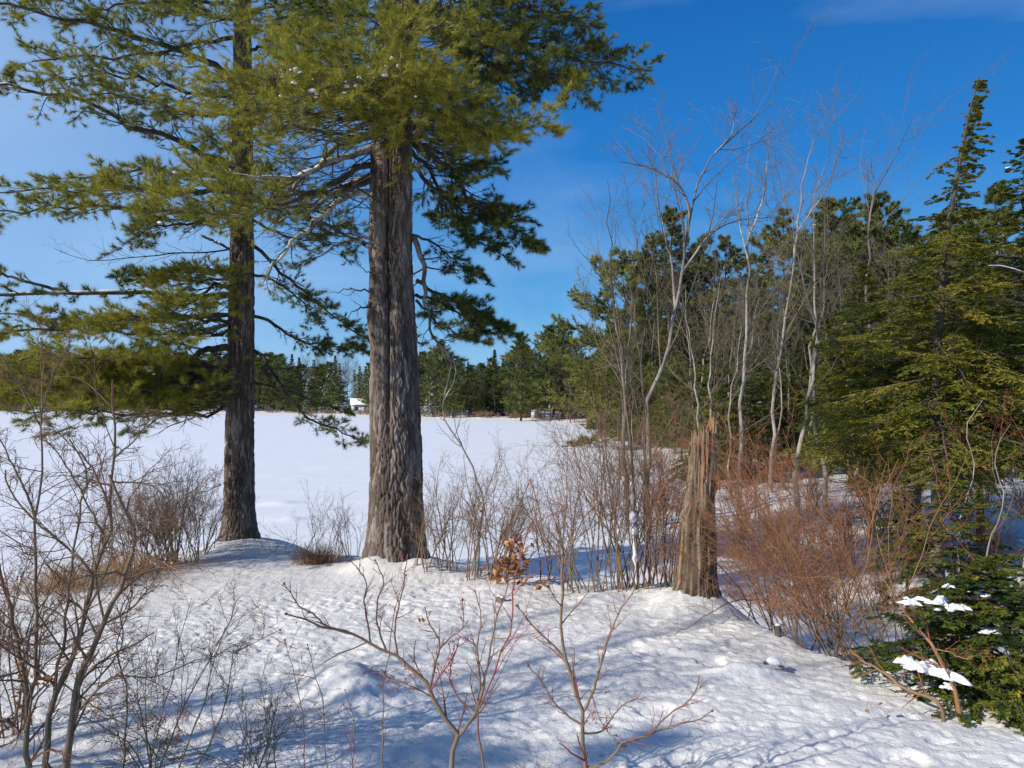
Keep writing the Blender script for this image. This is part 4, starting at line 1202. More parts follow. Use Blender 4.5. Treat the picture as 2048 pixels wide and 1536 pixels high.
grow_bare("birch_tree", "straight pale birch with a finely twigged crown, centre of the bare trees", [
    ([gp(1478, 900, Y)] + px((1478, 840, Y), (1490, 700, Y), (1498, 560, Y), (1500, 440, Y), (1494, 340, Y), (1500, 280, Y)), 0.10, 0.012),
    (px((1498, 480, Y), (1525, 400, Y), (1535, 320, Y), (1540, 280, Y)), 0.05, 0.008),
    (px((1498, 520, Y), (1478, 440, Y), (1470, 360, Y)), 0.045, 0.008),
], rng, tone=0.60, low=0.35, rmin=0.009, tips=0.25)
grow_bare("birch_tree", "slim pale trunk just right of the straight birch, splitting high up", [
    ([gp(1540, 900, 30)] + px((1548, 800, 30), (1568, 660, 30), (1590, 520, 30), (1585, 440, 30), (1560, 360, 30), (1550, 330, 30)), 0.10, 0.010),
    (px((1590, 520, 30), (1600, 420, 30), (1615, 320, 30), (1660, 215, 30)), 0.06, 0.008),
    (px((1596, 460, 30), (1650, 380, 30), (1690, 280, 30)), 0.04, 0.008)], rng, tone=0.48, low=0.3, rmin=0.009)
grow_bare("bare_tree", "leaning pale trunk rising behind the red bushes beside the broken stump", [
    ([gp(1590, 1000, 22)] + px((1592, 950, 22), (1605, 860, 22), (1620, 780, 22), (1638, 690, 22), (1612, 600, 22), (1592, 500, 22), (1570, 420, 22)), 0.10, 0.010)], rng, tone=0.52, low=0.4, rmin=0.008)
grow_bare("bare_tree", "second leaning trunk right of the pale one behind the red bushes", [
    ([gp(1655, 1010, 23)] + px((1650, 950, 23), (1632, 860, 23), (1626, 740, 23), (1640, 640, 23), (1655, 520, 23), (1650, 430, 23)), 0.09, 0.010)], rng, tone=0.5, low=0.35, rmin=0.008)
grow_bare("bare_tree", "left of two pale trunks standing close behind the broken stump", [
    ([gp(1402, 920, 26)] + px((1400, 860, 26), (1392, 760, 26), (1378, 660, 26), (1372, 580, 26)), 0.08, 0.012)], rng, tone=0.8, low=0.3, rmin=0.008)
grow_bare("bare_tree", "right of two pale trunks standing close behind the broken stump", [
    ([gp(1425, 920, 27)] + px((1424, 860, 27), (1420, 760, 27), (1430, 640, 27), (1445, 540, 27)), 0.07, 0.012)], rng, tone=0.75, low=0.3, rmin=0.008)
grow_bare("bare_tree", "thin dark leafless tree, leftmost of the right shore, beside the open lake", [
    ([gp(1252, 1000, 24)] + px((1250, 880, 24), (1248, 760, 24), (1238, 680, 24), (1225, 560, 24), (1222, 460, 24), (1215, 360, 24)), 0.085, 0.010),
    (px((1245, 740, 24), (1230, 640, 24), (1190, 600, 24), (1150, 565, 24)), 0.03, 0.006),
    (px((1248, 780, 24), (1262, 640, 24), (1268, 520, 24), (1290, 430, 24)), 0.04, 0.006)], rng, tone=0.25, low=0.3, rmin=0.008)
grow_bare("bare_tree", "dark slender stem rising beside the forked grey tree", [
    ([gp(1296, 980, 22)] + px((1290, 880, 22), (1285, 760, 22), (1290, 640, 22), (1310, 520, 22), (1330, 430, 22)), 0.06, 0.008)], rng, tone=0.3, low=0.3, rmin=0.008)
grow_bare("bare_tree", "bare crown sweeping right above the dark pine dome", [
    ([gp(1735, 900, 34)] + px((1735, 800, 34), (1738, 600, 34), (1742, 440, 34), (1765, 360, 34), (1795, 300, 34), (1832, 225, 34)), 0.12, 0.010),
    (px((1742, 440, 34), (1748, 370, 34), (1742, 330, 34)), 0.05, 0.008)], rng, tone=0.35, low=0.6, rmin=0.009)
grow_bare("bare_tree", "pale upright trunk left of the dark pine dome", [
    ([gp(1620, 900, 36)] + px((1622, 780, 36), (1630, 600, 36), (1628, 440, 36), (1650, 330, 36), (1672, 225, 36)), 0.11, 0.010)], rng, tone=0.5, low=0.5, rmin=0.009)
grow_bare("sapling", "yellowish bare sapling curving up from the lake edge right of the big pine", [
    ([gp(940, 1100, 11.8)] + px((965, 1010, 11.8), (942, 930, 11.8), (905, 860, 11.8), (885, 835, 11.8), (888, 790, 11.8), (900, 740, 11.8), (890, 700, 11.8)), 0.028, 0.007),
    (px((888, 800, 11.8), (905, 770, 11.8), (912, 740, 11.8), (905, 715, 11.8)), 0.012, 0.005)], rng, levels=((9, 45, 0.28, 6), (5, 42, 0.5, 4)), tone=0.75, low=0.5, rmin=0.004, cat="sapling", tips=0.3)

# ------------------------------------------------------------------ hemlocks close on the right
def hero_conifer(px_, base_y, Y, top, W, kind, lod, seed, label, name="hemlock_tree", leanx=0, spire=False, low=0.1, snow=0.0, tone=0.0, limbs=None, cat="tree", mats=('limb', 'hneedle'), py_=1.0):
    w = at(px_, base_y, Y); z = g1(w[0], Y)
    H = hgt(top, Y, z)
    parts = con_parts(dict(H=H, W=W, kind=kind, lod=lod, low=low, lean=(leanx, 0), tone=tone, limbs=limbs, spire=spire), seed, snow, mats)
    return place(parts, (w[0], Y, z), 1.0, 0.0, name, label, cat)


hero_conifer(1875, 1150, 15.0, 150, 2.35, 'hemlock', 1.3, 401, "tall hemlock with its spire bent to the right, highest tree of the right side", leanx=1.05, low=0.24, tone=0.30, limbs=170, spire=True)
hero_conifer(1745, 1000, 21.0, 520, 2.3, 'hemlock', 1.7, 402, "bushy yellow green hemlock left of the tall leaning one", low=0.30, tone=0.35, limbs=130, snow=0.002)
hero_conifer(2060, 1100, 17.0, 270, 2.6, 'hemlock', 1.5, 403, "broad hemlock with snowy boughs cut by the right edge of the view", low=0.26, tone=0.15, limbs=150, snow=0.004)
hero_conifer(1835, 1000, 18.5, 560, 2.1, 'hemlock', 1.6, 404, "bushy hemlock directly behind the tall leaning one", low=0.30, tone=0.28, limbs=120)
hero_conifer(1960, 1000, 19.0, 470, 2.4, 'hemlock', 1.6, 405, "hemlock between the leaning one and the right edge", low=0.28, tone=0.2, limbs=140, snow=0.003)
hero_conifer(1985, 1390, 6.6, 1120, 1.05, 'hemlock', 0.85, 406, "snow loaded young hemlock spreading low at the right edge of the bank", name="young_hemlock", low=0.05, snow=0.0, limbs=80, tone=0.0, cat="young tree")
hero_conifer(2090, 1300, 7.8, 1060, 1.2, 'hemlock', 0.95, 407, "young hemlock on the bank cut by the right edge of the view", name="young_hemlock", low=0.03, limbs=70, tone=0.0, cat="young tree")
hero_conifer(1915, 1140, 12.5, 930, 1.1, 'hemlock', 1.1, 408, "small shaded hemlock in front of the leaning one's trunk", name="young_hemlock", low=0.03, limbs=60, tone=0.05, cat="young tree")
hero_conifer(1815, 1120, 13.5, 950, 0.8, 'hemlock', 1.1, 409, "small hemlock left of the leaning one's trunk", name="young_hemlock", low=0.35, limbs=46, tone=0.0, cat="young tree")
for (p_, yb, yt, Y, lab) in ((1922, 1150, 860, 14.6, "thin dark stem left of the pair beside the leaning hemlock"), (1936, 1155, 870, 14.8, "thin dark stem right of the pair beside the leaning hemlock")):
    grow_bare("sapling", lab, [([gp(p_, yb, Y)] + px((p_ + 4, yb - 90, Y), (p_ - 8, yb - 170, Y), (p_, yt, Y), (p_ - 30, yt - 200, Y)), 0.035, 0.012)], rng, tone=0.1, levels=((8, 45, 0.3, 6), (5, 42, 0.5, 4)), cat="sapling")
# snow pillows resting on the young hemlocks
for (p_, py_, Y, s, lab) in ((1640 + 1, 0, 0, 0, ""),):
    pass
SNOWL = [(1855, 1195, 6.3, 0.10, "left"), (1885, 1205, 6.3, 0.09, ""), (1965, 1180, 6.6, 0.07, ""), (2010, 1250, 6.4, 0.10, ""), (1870, 1330, 6.2, 0.13, ""), (1835, 1322, 6.3, 0.10, ""), (1905, 1365, 6.1, 0.05, ""), (1890, 1170, 6.6, 0.06, ""), (1820, 1195, 6.6, 0.05, ""), (2000, 1195, 6.9, 0.05, "")]
gs = Geo()
for (p_, py_, Y, s, _) in SNOWL:
    c = at(p_, py_, Y)
    n_ = 6
    pads(gs, c + np.stack([rng.normal(size=n_) * s * 0.9, rng.normal(size=n_) * s * 0.6, rng.normal(size=n_) * s * 0.12 - 0.3 * s], 1), s * 0.55, rng)
yh = [o for o in C.objects if o.name.startswith("young_hemlock") and "snow loaded" in o["label"]][0]
shift(gs, yh.location).build("snow_clumps", M['lump'], yh)
gs = Geo(); gb2 = Geo()
hh = [o for o in C.objects if o.name.startswith("hemlock_tree") and "cut by the right edge" in o["label"]][0]
for (a, b) in (((1975, 532), (2060, 545)), ((1960, 600), (2060, 606))):
    bp_ = spline([at(*a, 12.6), at((a[0] + b[0]) / 2, (a[1] + b[1]) / 2 - 4, 12.7), at(*b, 12.8), at(b[0] + 90, b[1] + 12, 14.6)], 16, 0.012, rng); tubes(gb2, bp_[None], np.linspace(0.006, 0.03, 16)[None], 6, 0.3)
    P2_, R2_, _ = spawn(bp_[None], np.linspace(0.006, 0.03, 16)[None], 14, rng, L=0.3, planar=0.7, K=5); tubes(gb2, P2_, R2_, 3, 0.3)
    snowline(gs, bp_, np.linspace(0.010, 0.03, 16), rng, 0.75)
    0 and snowline(gs, spline([at(*a, 12.6), at((a[0] + b[0]) / 2, (a[1] + b[1]) / 2 - 4, 12.7), at(*b, 12.8)], 16), np.full(16, 0.022), rng, 0.9)
shift(gs, hh.location).build("snow_clumps", M['lump'], hh)
shift(gb2, hh.location).build("dead_boughs", M['limb'], hh)
# ------------------------------------------------------------------ broken stump
YS = 9.75
rng = np.random.default_rng(55)
bs_ = at(1397, 1205, YS)
base_s = np.array([bs_[0], YS, g1(bs_[0], YS) - 0.1])
zt = at(1397, 865, YS)[2]
nt_, nz_ = 160, 150
th = np.arange(nt_) * 2 * math.pi / nt_
Hs = zt - base_s[2]
jag = 0.22 * np.abs(vnoise(th * 4, th * 0 + 3)) + 0.14 * rng.uniform(size=nt_) * (vnoise(th * 9, th * 0) > 0)
# spike on the right rear of the column
sp = np.exp(-((np.mod(th - R_(20) + math.pi, 2 * math.pi) - math.pi) / 0.42) ** 2)
htop = Hs - 0.06 + jag * 0.6 + 0.26 * (sp > 0.45) * (0.7 + 0.3 * np.cos(9 * th))
t_ = np.linspace(0, 1, nz_)[:, None]
ZZ = t_ * htop[None, :]
TH = np.broadcast_to(th[None, :], ZZ.shape)
hn = ZZ / Hs
rad = np.interp(hn, [0, 0.12, 0.32, 0.52, 0.56, 0.75, 1.2], [0.235, 0.195, 0.17, 0.155, 0.145, 0.14, 0.13])
# broken shoulder on the left at mid height
rad = rad + 0.065 * (1 - sstep(0.46, 0.50, hn + 0.09 * vnoise(TH * 6, TH * 0))) * np.clip(np.cos(TH - R_(190)), 0, 1)
rad = rad + 0.010 * vnoise(TH * 16, ZZ * 1.6, ZZ * 0) + 0.022 * np.abs(vnoise(TH * 26 + 0.8 * vnoise(TH * 3, ZZ * 3), ZZ * 2.0 + 4)) + 0.012 * vnoise(TH * 5, ZZ * 4) + 0.05 * np.exp(-ZZ / 0.1) * np.abs(np.cos(TH * 2.5))
sl = np.floor(TH / (2 * math.pi) * 34 + 0.8 * vnoise(ZZ * 1.5, TH * 0)) % 34
rad = rad + 0.035 * (ZZ < Hs * (0.15 + 0.95 * hash3(sl, sl * 0, sl * 0 + 7))) - 0.012 + 0.016 * hash3(sl, sl * 0 + 2, np.floor(ZZ * 2.2 + sl * 0.37)) + 0.07 * np.exp(-ZZ / 0.16) * np.clip(np.cos(TH - R_(200)), 0, 1)
cx = np.interp(hn, [0, 0.5, 1.2], [0, 0.03, 0.10])
V = np.stack([cx + np.cos(TH) * rad, np.sin(TH) * rad, ZZ], -1)
gW = Geo()
i = np.arange(nz_ - 1)[:, None] * nt_; s = np.arange(nt_)[None, :]; s2 = (s + 1) % nt_
tone = np.clip(0.32 + 0.30 * vnoise(TH * 14, ZZ * 1.5) + 0.25 * (hash3(sl, sl * 0 + 5, np.floor(ZZ * 1.3 + sl * 0.61)) - 0.5) + 0.36 * sstep(0.45, 0.9, hn + 0.2 * vnoise(TH * 2, ZZ * 2)), 0, 0.97)
gW.add(V.reshape(-1, 3), np.stack([i + s, i + s2, i + nt_ + s2, i + nt_ + s], -1).reshape(-1, 4), tone.reshape(-1))
# hollow rotten core
t2 = np.linspace(0, 1, 12)[:, None]
V2 = np.stack([cx[-1] + np.cos(TH[0]) * rad[-1] * (1 - 0.97 * t2), np.sin(TH[0]) * rad[-1] * (1 - 0.97 * t2), htop[None] * (1 - t2 ** 0.4 * 0.10) + 0.03 * vnoise(TH[:12] * 4, t2 * 7 + TH[:12] * 0)], -1)
V2[0] = V[-1]
i = np.arange(11)[:, None] * nt_
gW.add(V2.reshape(-1, 3), np.stack([i + s, i + s2, i + nt_ + s2, i + nt_ + s], -1).reshape(-1, 4), 0.8)
st = thing("broken_stump", "weathered broken tree stump with a jagged top standing at the bank edge", "stump", loc=base_s)
gW.build("wood", M['rot'], st)
# splinters
gP = Geo()
for (dx, z0, z1, w, lx_) in ((0.22, Hs * 0.62, Hs + 0.24, 0.020, 0.02), (0.17, Hs * 0.8, Hs + 0.12, 0.016, 0.0), (-0.25, 0.1, Hs * 0.5, 0.025, 0.04), (-0.10, Hs * 0.8, Hs + 0.07, 0.012, 0.0), (0.0, Hs * 0.8, Hs + 0.05, 0.015, 0.0)):
    P = spline([(dx - lx_, -0.10, z0), (dx, -0.10, (z0 + z1) / 2), (dx + lx_, -0.08, z1)], 8)
    tubes(gP, P[None], (w * np.array([0.6, 1, 1.1, 1, 0.9, 0.8, 0.5, 0.1]))[None], 5, 0.45 + 0.12 * rng.normal())
for k in range(26):
    a = rng.uniform(0, 6.28); z1 = Hs * rng.uniform(0.75, 1.0) + rng.uniform(-0.05, 0.16); r_ = 0.165
    P = spline([(0.07 + math.cos(a) * (r_ + 0.02), math.sin(a) * (r_ + 0.02), z1 - rng.uniform(0.2, 0.5)), (0.075 + math.cos(a) * r_, math.sin(a) * r_, z1 - 0.12), (0.08 + math.cos(a) * (r_ + rng.uniform(-0.03, 0.03)), math.sin(a) * r_, z1)], 7)
    tubes(gP, P[None], (rng.uniform(0.008, 0.02) * np.array([0.4, 0.9, 1.1, 1, 0.8, 0.5, 0.08]))[None], 4, 0.5 + 0.2 * rng.normal())
gP.build("splinters", M['rot'], st)


# ------------------------------------------------------------------ shrubs
def clump(name, label, c, n, H, spread, lean, rng, mats=('twig', 'twig'), r=0.010, tone=0.35, tips=0.6, levels=((7, 32, 0.38, 6), (5, 38, 0.45, 4), (3, 40, 0.5, 3)),
          lift=0.03, low=0.3, rmin=0.0022, cat="shrub", group=None, basew=0.2, parts=("stems", "twigs"), leanz=0.35, arch=0.0, lev3=True):
    """multi stemmed shrub: c = base point (world), lean = (x,y) lean of the whole"""
    wood, tw = Geo(), Geo()
    c = np.asarray(c, float)
    a = rng.uniform(0, 6.28, n); rr_ = np.sqrt(rng.uniform(0, 1, n)) * basew
    K = 10
    B = np.stack([c[0] + np.cos(a) * rr_, c[1] + np.sin(a) * rr_ * 0.7, np.zeros(n)], 1)
    B[:, 2] = ground(B[:, 0], B[:, 1]) - 0.06
    hh_ = H * rng.uniform(0.55, 1.05, n)
    d = nrm(np.stack([lean[0] + spread * rng.normal(size=n), lean[1] + spread * rng.normal(size=n) * 0.8, np.full(n, 1.0)], 1))
    P = np.empty((n, K, 3)); P[:, 0] = B
    for k in range(1, K):
        d = nrm(d + rng.normal(size=(n, 3)) * 0.11 + UP * lift - UP * arch * (k / K) + np.array([lean[0], lean[1], 0]) * 0.05)
        P[:, k] = P[:, k - 1] + d * (hh_ / (K - 1))[:, None]
    Rr = (r * rng.uniform(0.6, 1.3, n))[:, None] * np.linspace(1, 0.3, K)[None]
    tn = np.clip(tone + 0.15 * rng.normal(size=n), 0, 1)[:, None] * (1 - np.linspace(0, 1, K)[None]) + tips * np.linspace(0, 1, K)[None]
    tubes(wood, P, Rr, 5, tn)
    Pp, Rp = P, Rr
    for li, (nn, ang, Lf, Kk) in enumerate(levels):
        Pp, Rp, ix = spawn(Pp, Rp, nn, rng, t=(low if li == 0 else 0.15, 0.98), ang=ang, angj=14, L=Lf, fall=0.4, K=Kk, rr=0.55, rmin=rmin * 0.85 ** li, lift=0.05, wig=0.17, tip=0.4)
        tubes(tw, Pp, Rp, 4 if li == 0 else 3, np.clip(tips + 0.15 * rng.normal(size=len(Pp)), 0, 1))
    base = np.array([c[0], c[1], g1(c[0], c[1])])
    o = thing(name, label, cat, group, base)
    shift(wood, base).build(parts[0], M[mats[0]], o)
    shift(tw, base).build(parts[1], M[mats[1]], o)
    return o


def gpt(p_, py_, Y):
    w = at(p_, py_, Y)
    return (w[0], Y)


rng = np.random.default_rng(900)
TW3 = ((7, 32, 0.38, 6), (5, 38, 0.45, 4))
TW4 = ((8, 34, 0.38, 6), (6, 40, 0.42, 4), (3, 40, 0.5, 3))
# red arching thicket, bases from the bank edge, leaning left
reds = [(1650, 8.0, 15, 2.9, -0.50), (1710, 7.8, 17, 3.3, -0.55), (1755, 7.6, 15, 3.0, -0.45), (1600, 8.9, 14, 3.1, -0.32), (1560, 9.9, 13, 3.1, -0.15), (1790, 7.6, 12, 2.5, -0.3), (1700, 9.0, 16, 3.6, -0.30)]
for j, (p_, Y, n, H, le) in enumerate([(a_, b_, int(c_ * 0.7), d_, e_) for a_, b_, c_, d_, e_ in reds]):
    labs = ["red brown shrub with fine arching stems just right of the broken stump's foot", "thickest red stemmed shrub of the thicket at the bank edge", "red stemmed shrub of the thicket leaning left over its neighbours",
            "red twigged shrub rising close behind the broken stump", "red twigged shrub crowding the right side of the broken stump", "rightmost red shrub of the thicket, against the young hemlock", "red shrub at the back of the thicket below the leaning trunks"]
    c = gpt(p_, 1290, Y)
    clump("red_shrub", labs[j], c, n, H, 0.30, (le, 0.1), rng, ('redtwig', 'redtwig'), r=0.009, tone=0.1, tips=0.66, levels=((8, 42, 0.36, 6), (6, 46, 0.42, 4), (3, 44, 0.5, 3)), basew=0.42, group="red stemmed thicket at the bank edge", arch=0.10)
# red shrubs further back on the wetland
back = [(1390, 20, 1.7), (1460, 19, 1.8), (1530, 18, 2.0), (1600, 17, 1.9), (1690, 17, 2.1), (1760, 19, 2.0), (1500, 24, 2.0), (1620, 25, 2.0), (1720, 24, 2.2), (1810, 22, 2.1), (1350, 27, 1.6), (1420, 30, 1.8), (1560, 31, 2.0), (1840, 17, 1.6),
        (1300, 30, 1.6), (1250, 40, 1.7), (1320, 42, 1.8), (1390, 42, 1.8), (1980, 17, 1.4), (1900, 24, 1.8), (1980, 26, 2.0), (2050, 22, 1.8), (1650, 13.5, 1.4), (1560, 14, 1.3), (1760, 14, 1.3), (1480, 15, 1.2), (1340, 17, 1.4)]
protoR = []
for s_ in range(4):
    o = clump("wetland_shrub", "reddish leafless shrub on the snowy wetland behind the bank", (60 + s_ * 4, 30.0), 24, 1.8, 0.28, (0.0, 0.0), rng, ('redtwig', 'redtwig'), r=0.012, tone=0.35, tips=0.72, levels=((7, 34, 0.4, 5), (6, 40, 0.45, 3)), basew=0.45, rmin=0.0042,
              group="red shrubs on the wetland")
    protoR.append([(c_.name.split(".")[0], c_.data) for c_ in o.children])
    for c_ in list(o.children): bpy.data.objects.remove(c_)
    bpy.data.objects.remove(o)
for j, (p_, Y, H) in enumerate(back):
    w = at(p_, 900, Y)
    place(protoR[j % 4], (w[0], Y, g1(w[0], Y)), H / 1.8, rng.uniform(0, 6.28), "wetland_shrub", "reddish leafless shrub on the snowy wetland behind the bank", "shrub", "red shrubs on the wetland")
# fringe of brush along the far shore
protoF = []
for s_ in range(2):
    o = clump("shore_brush", "x", (60 + s_ * 4, 30.0), 26, 2.2, 0.5, (0.0, 0.0), rng, ('redtwig', 'redtwig'), r=0.04, tone=0.3, tips=0.5, levels=((7, 40, 0.5, 3),), basew=1.2, rmin=0.025)
    protoF.append([(c_.name.split(".")[0], c_.data) for c_ in o.children])
    for c_ in list(o.children): bpy.data.objects.remove(c_)
    bpy.data.objects.remove(o)
for j in range(46):
    p_ = 520 + (1300 - 520) * (j + rng.uniform()) / 46
    Y = np.interp(p_, SX + [1300], SY + [75]) * 1.01 + rng.uniform(0.5, 4)
    w = at(p_, 830, Y)
    place(protoF[j % 2], (w[0], Y, g1(w[0], Y)), rng.uniform(0.45, 0.95), rng.uniform(0, 6.28), "shore_brush", "low reddish brush along the far edge of the lake", "shrub", "brush along the far shore")

# stems right of the big pine
cl = [
    (905, 12.0, 12, 1.9, (0.05, 0), "shrub of upright grey stems nearest the right side of the big double pine"),
    (960, 11.6, 18, 2.2, (0.10, 0), "shrub of upright stems beside the orange dead leaves"),
    (1010, 11.4, 12, 1.9, (0.15, 0), "shrub with crooked stems just right of the orange dead leaves"),
    (862, 11.9, 8, 1.5, (-0.05, 0), "thin twiggy shrub in front of the big pine's right edge"),
    (1100, 11.2, 9, 1.7, (0.05, 0), "sparse shrub midway between the dead leaves and the tall stem clump"),
    (1160, 10.6, 12, 2.3, (-0.18, 0), "shrub leaning left at the bank edge before the blue shadow"),
    (1225, 10.4, 20, 3.0, (0.0, 0), "dense clump of straight stems, left half, right of the frozen lake view"),
    (1270, 10.2, 22, 3.1, (0.03, 0), "dense clump of straight stems, right half, beside the white snow clinging stem"),
    (1320, 10.8, 14, 2.6, (0.05, 0), "reddish stemmed shrub just left of the broken stump"),
    (1345, 9.9, 8, 1.5, (-0.1, 0), "thin shrub leaning away from the left foot of the broken stump"),
]
for (p_, Y, n, H, le, lab) in cl:
    clump("shrub", lab, gpt(p_, 1150, Y), n, H, 0.17, le, rng, ('twig', 'twig'), r=0.011, tone=0.35, tips=0.5 if p_ < 1150 else 0.6, levels=TW4, basew=0.28, lift=0.03)
# brush between left pine and left shrub
cl = [
    (300, 12.6, 34, 2.0, "dense dark brush left of the single pine, nearest the orange grass"), (350, 13.1, 36, 2.0, "dense dark brush just left of the single pine"), (395, 14.0, 18, 1.4, "low dark brush touching the left side of the single pine's foot"),
    (250, 12.6, 14, 1.7, "thin brush behind the orange grass on the left bank")]
for (p_, Y, n, H, lab) in cl:
    clump("shrub", lab, gpt(p_, 1100, Y), n, H, 0.30, (0, 0), rng, ('twig', 'twig'), r=0.010, tone=0.2, tips=0.55, levels=TW4, basew=0.5, lift=0.02)
for (p_, Y, n, H, lab) in ((625, 13.6, 12, 1.5, "fine reddish brush between the two pines, left part"), (690, 13.6, 14, 1.3, "fine reddish brush between the two pines, right part"), (560, 14.0, 6, 0.6, "tiny twiggy brush by the right foot of the single pine")):
    clump("shrub", lab, gpt(p_, 1110, Y), n, H, 0.22, (0, 0), rng, ('twig', 'twig'), r=0.006, tone=0.35, tips=0.6, levels=((6, 32, 0.38, 5), (4, 38, 0.4, 3)), basew=0.35)


# dry grass and leaves
def grass(name, label, p_, Y, n, H, wid, mat, tone=0.5):
    c = gpt(p_, 1110, Y)
    a = rng.normal(size=(n, 2)) * np.array([wid, wid * 0.6])
    B = np.stack([c[0] + a[:, 0], c[1] + a[:, 1], np.zeros(n)], 1); B[:, 2] = ground(B[:, 0], B[:, 1]) - 0.03
    K = 5; d = nrm(np.stack([rng.normal(size=n) * 0.3 + a[:, 0] * 0.6, rng.normal(size=n) * 0.3, np.ones(n)], 1))
    P = np.empty((n, K, 3)); P[:, 0] = B; L = H * rng.uniform(0.5, 1.1, n)
    for k in range(1, K):
        d = nrm(d + rng.normal(size=(n, 3)) * 0.12 - UP * 0.06 * k)
        P[:, k] = P[:, k - 1] + d * (L / (K - 1))[:, None]
    g = Geo(); tubes(g, P, np.full((n, 1), 0.003) * np.linspace(1, 0.4, K)[None], 3, np.clip(tone + 0.25 * rng.normal(size=n), 0, 1))
    base = np.array([c[0], c[1], g1(*c)])
    o = shift(g, base).build(name, M[mat])
    o.location = base
    return tag(o, label, "grass")


grass("grass_tuft", "orange dry grass on the left bank edge, widest patch", 200, 11.6, 700, 0.60, 0.5, 'straw', 0.6)
grass("grass_tuft", "pale orange dry grass at the far left of the bank edge", 120, 10.9, 400, 0.50, 0.35, 'straw', 0.65)
grass("grass_tuft", "orange dry grass below the dark brush left of the single pine", 270, 12.1, 360, 0.48, 0.4, 'straw', 0.45)
grass("grass_tuft", "brown tuft of dead grass between the two pines", 635, 13.0, 520, 0.46, 0.2, 'straw', 0.25)


def leaves(name, label, centers, n, spread, size, mat='dry', stems=True):
    g = Geo()
    for c in centers:
        p = np.asarray(c) + rng.normal(size=(n, 3)) * spread
        d = nrm(rng.normal(size=(n, 3)) - UP * 0.8); s_ = nrm(np.cross(d, rng.normal(size=(n, 3)))); u_ = np.cross(d, s_)
        sz = (size * rng.uniform(0.6, 1.2, n))[:, None]
        V = np.stack([p, p + d * sz * 0.35 + s_ * sz * 0.3, p + d * sz * 0.6 + s_ * sz * 0.15 + u_ * sz * 0.12, p + d * sz, p + d * sz * 0.6 - s_ * sz * 0.17 + u_ * sz * 0.12, p + d * sz * 0.33 - s_ * sz * 0.3], 1)
        i0 = np.arange(n)[:, None] * 6
        Fq = np.concatenate([i0 + np.array([[0, 1, 2, 5]]), i0 + np.array([[5, 2, 3, 4]])])
        g.add(V.reshape(-1, 3), Fq, np.repeat(np.clip(0.5 + 0.25 * rng.normal(size=n), 0, 1), 6))
    base = np.asarray(centers[0], float)
    o = shift(g, base).build(name, M[mat], None, False); o.location = base
    return o


o = leaves("dead_leaves", "", px((1015, 1125, 10.9), (1035, 1140, 10.9), (1000, 1140, 10.9), (1040, 1100, 11.0)), 36, 0.10, 0.13)
tag(o, "cluster of orange dead leaves clinging to twigs at the bank edge", "dead leaves")
o = leaves("dead_leaves", "", px((1092, 1168, 10.2),), 8, 0.04, 0.11)
tag(o, "few curled orange leaves on the snow right of the leaf cluster", "dead leaves")
o = leaves("dead_leaves", "", px((1020, 1085, 11.0), (1038, 1095, 11.0)), 6, 0.04, 0.12)
tag(o, "small hanging bunch of orange leaves just above the leaf cluster", "dead leaves")
o = leaves("dead_leaves", "", px((958, 1018, 11.5),), 4, 0.03, 0.10)
tag(o, "single orange leaves caught high in the stems right of the big pine", "dead leaves")
o = leaves("dead_leaves", "", px((25, 1385, 4.7), (68, 1375, 4.8), (50, 1330, 4.8)), 7, 0.05, 0.075)
tag(o, "withered brown leaves hanging in the foreground shrub at far left", "dead leaves")
o = leaves("dead_leaves", "", px((1740, 1412, 5.9),), 5, 0.03, 0.07)
tag(o, "reddish leaf and twig bit lying on the snow at lower right", "dead leaves")
o = leaves("dead_leaves", "", px((843, 1235, 4.3),), 3, 0.012, 0.045)
tag(o, "single reddish leaf left on the forked foreground sapling", "dead leaves")

# ------------------------------------------------------------------ foreground plants
FL = ((9, 40, 0.30, 6), (4, 38, 0.45, 4))


def fg(name, label, mains, seed, tone, ttone, levels=FL, low=0.15, tips=0.8, mats=('twig', 'twig'), rmin=0.0022, lift=0.03, wig=0.12, cat="sapling"):
    return grow_bare(name, label, mains, np.random.default_rng(seed), levels=levels, tone=tone, ttone=ttone, low=low, tips=tips, mats=mats, rmin=rmin, lift=lift, wig=wig, cat=cat, parts=("stems", "twigs"), sides=7, jit=0.004, buds=0.0042)


Yf = 4.3
def pf(*p):
    return px(*[(a, b, Yf if len(c) == 0 else c[0]) for (a, b, *c) in p])


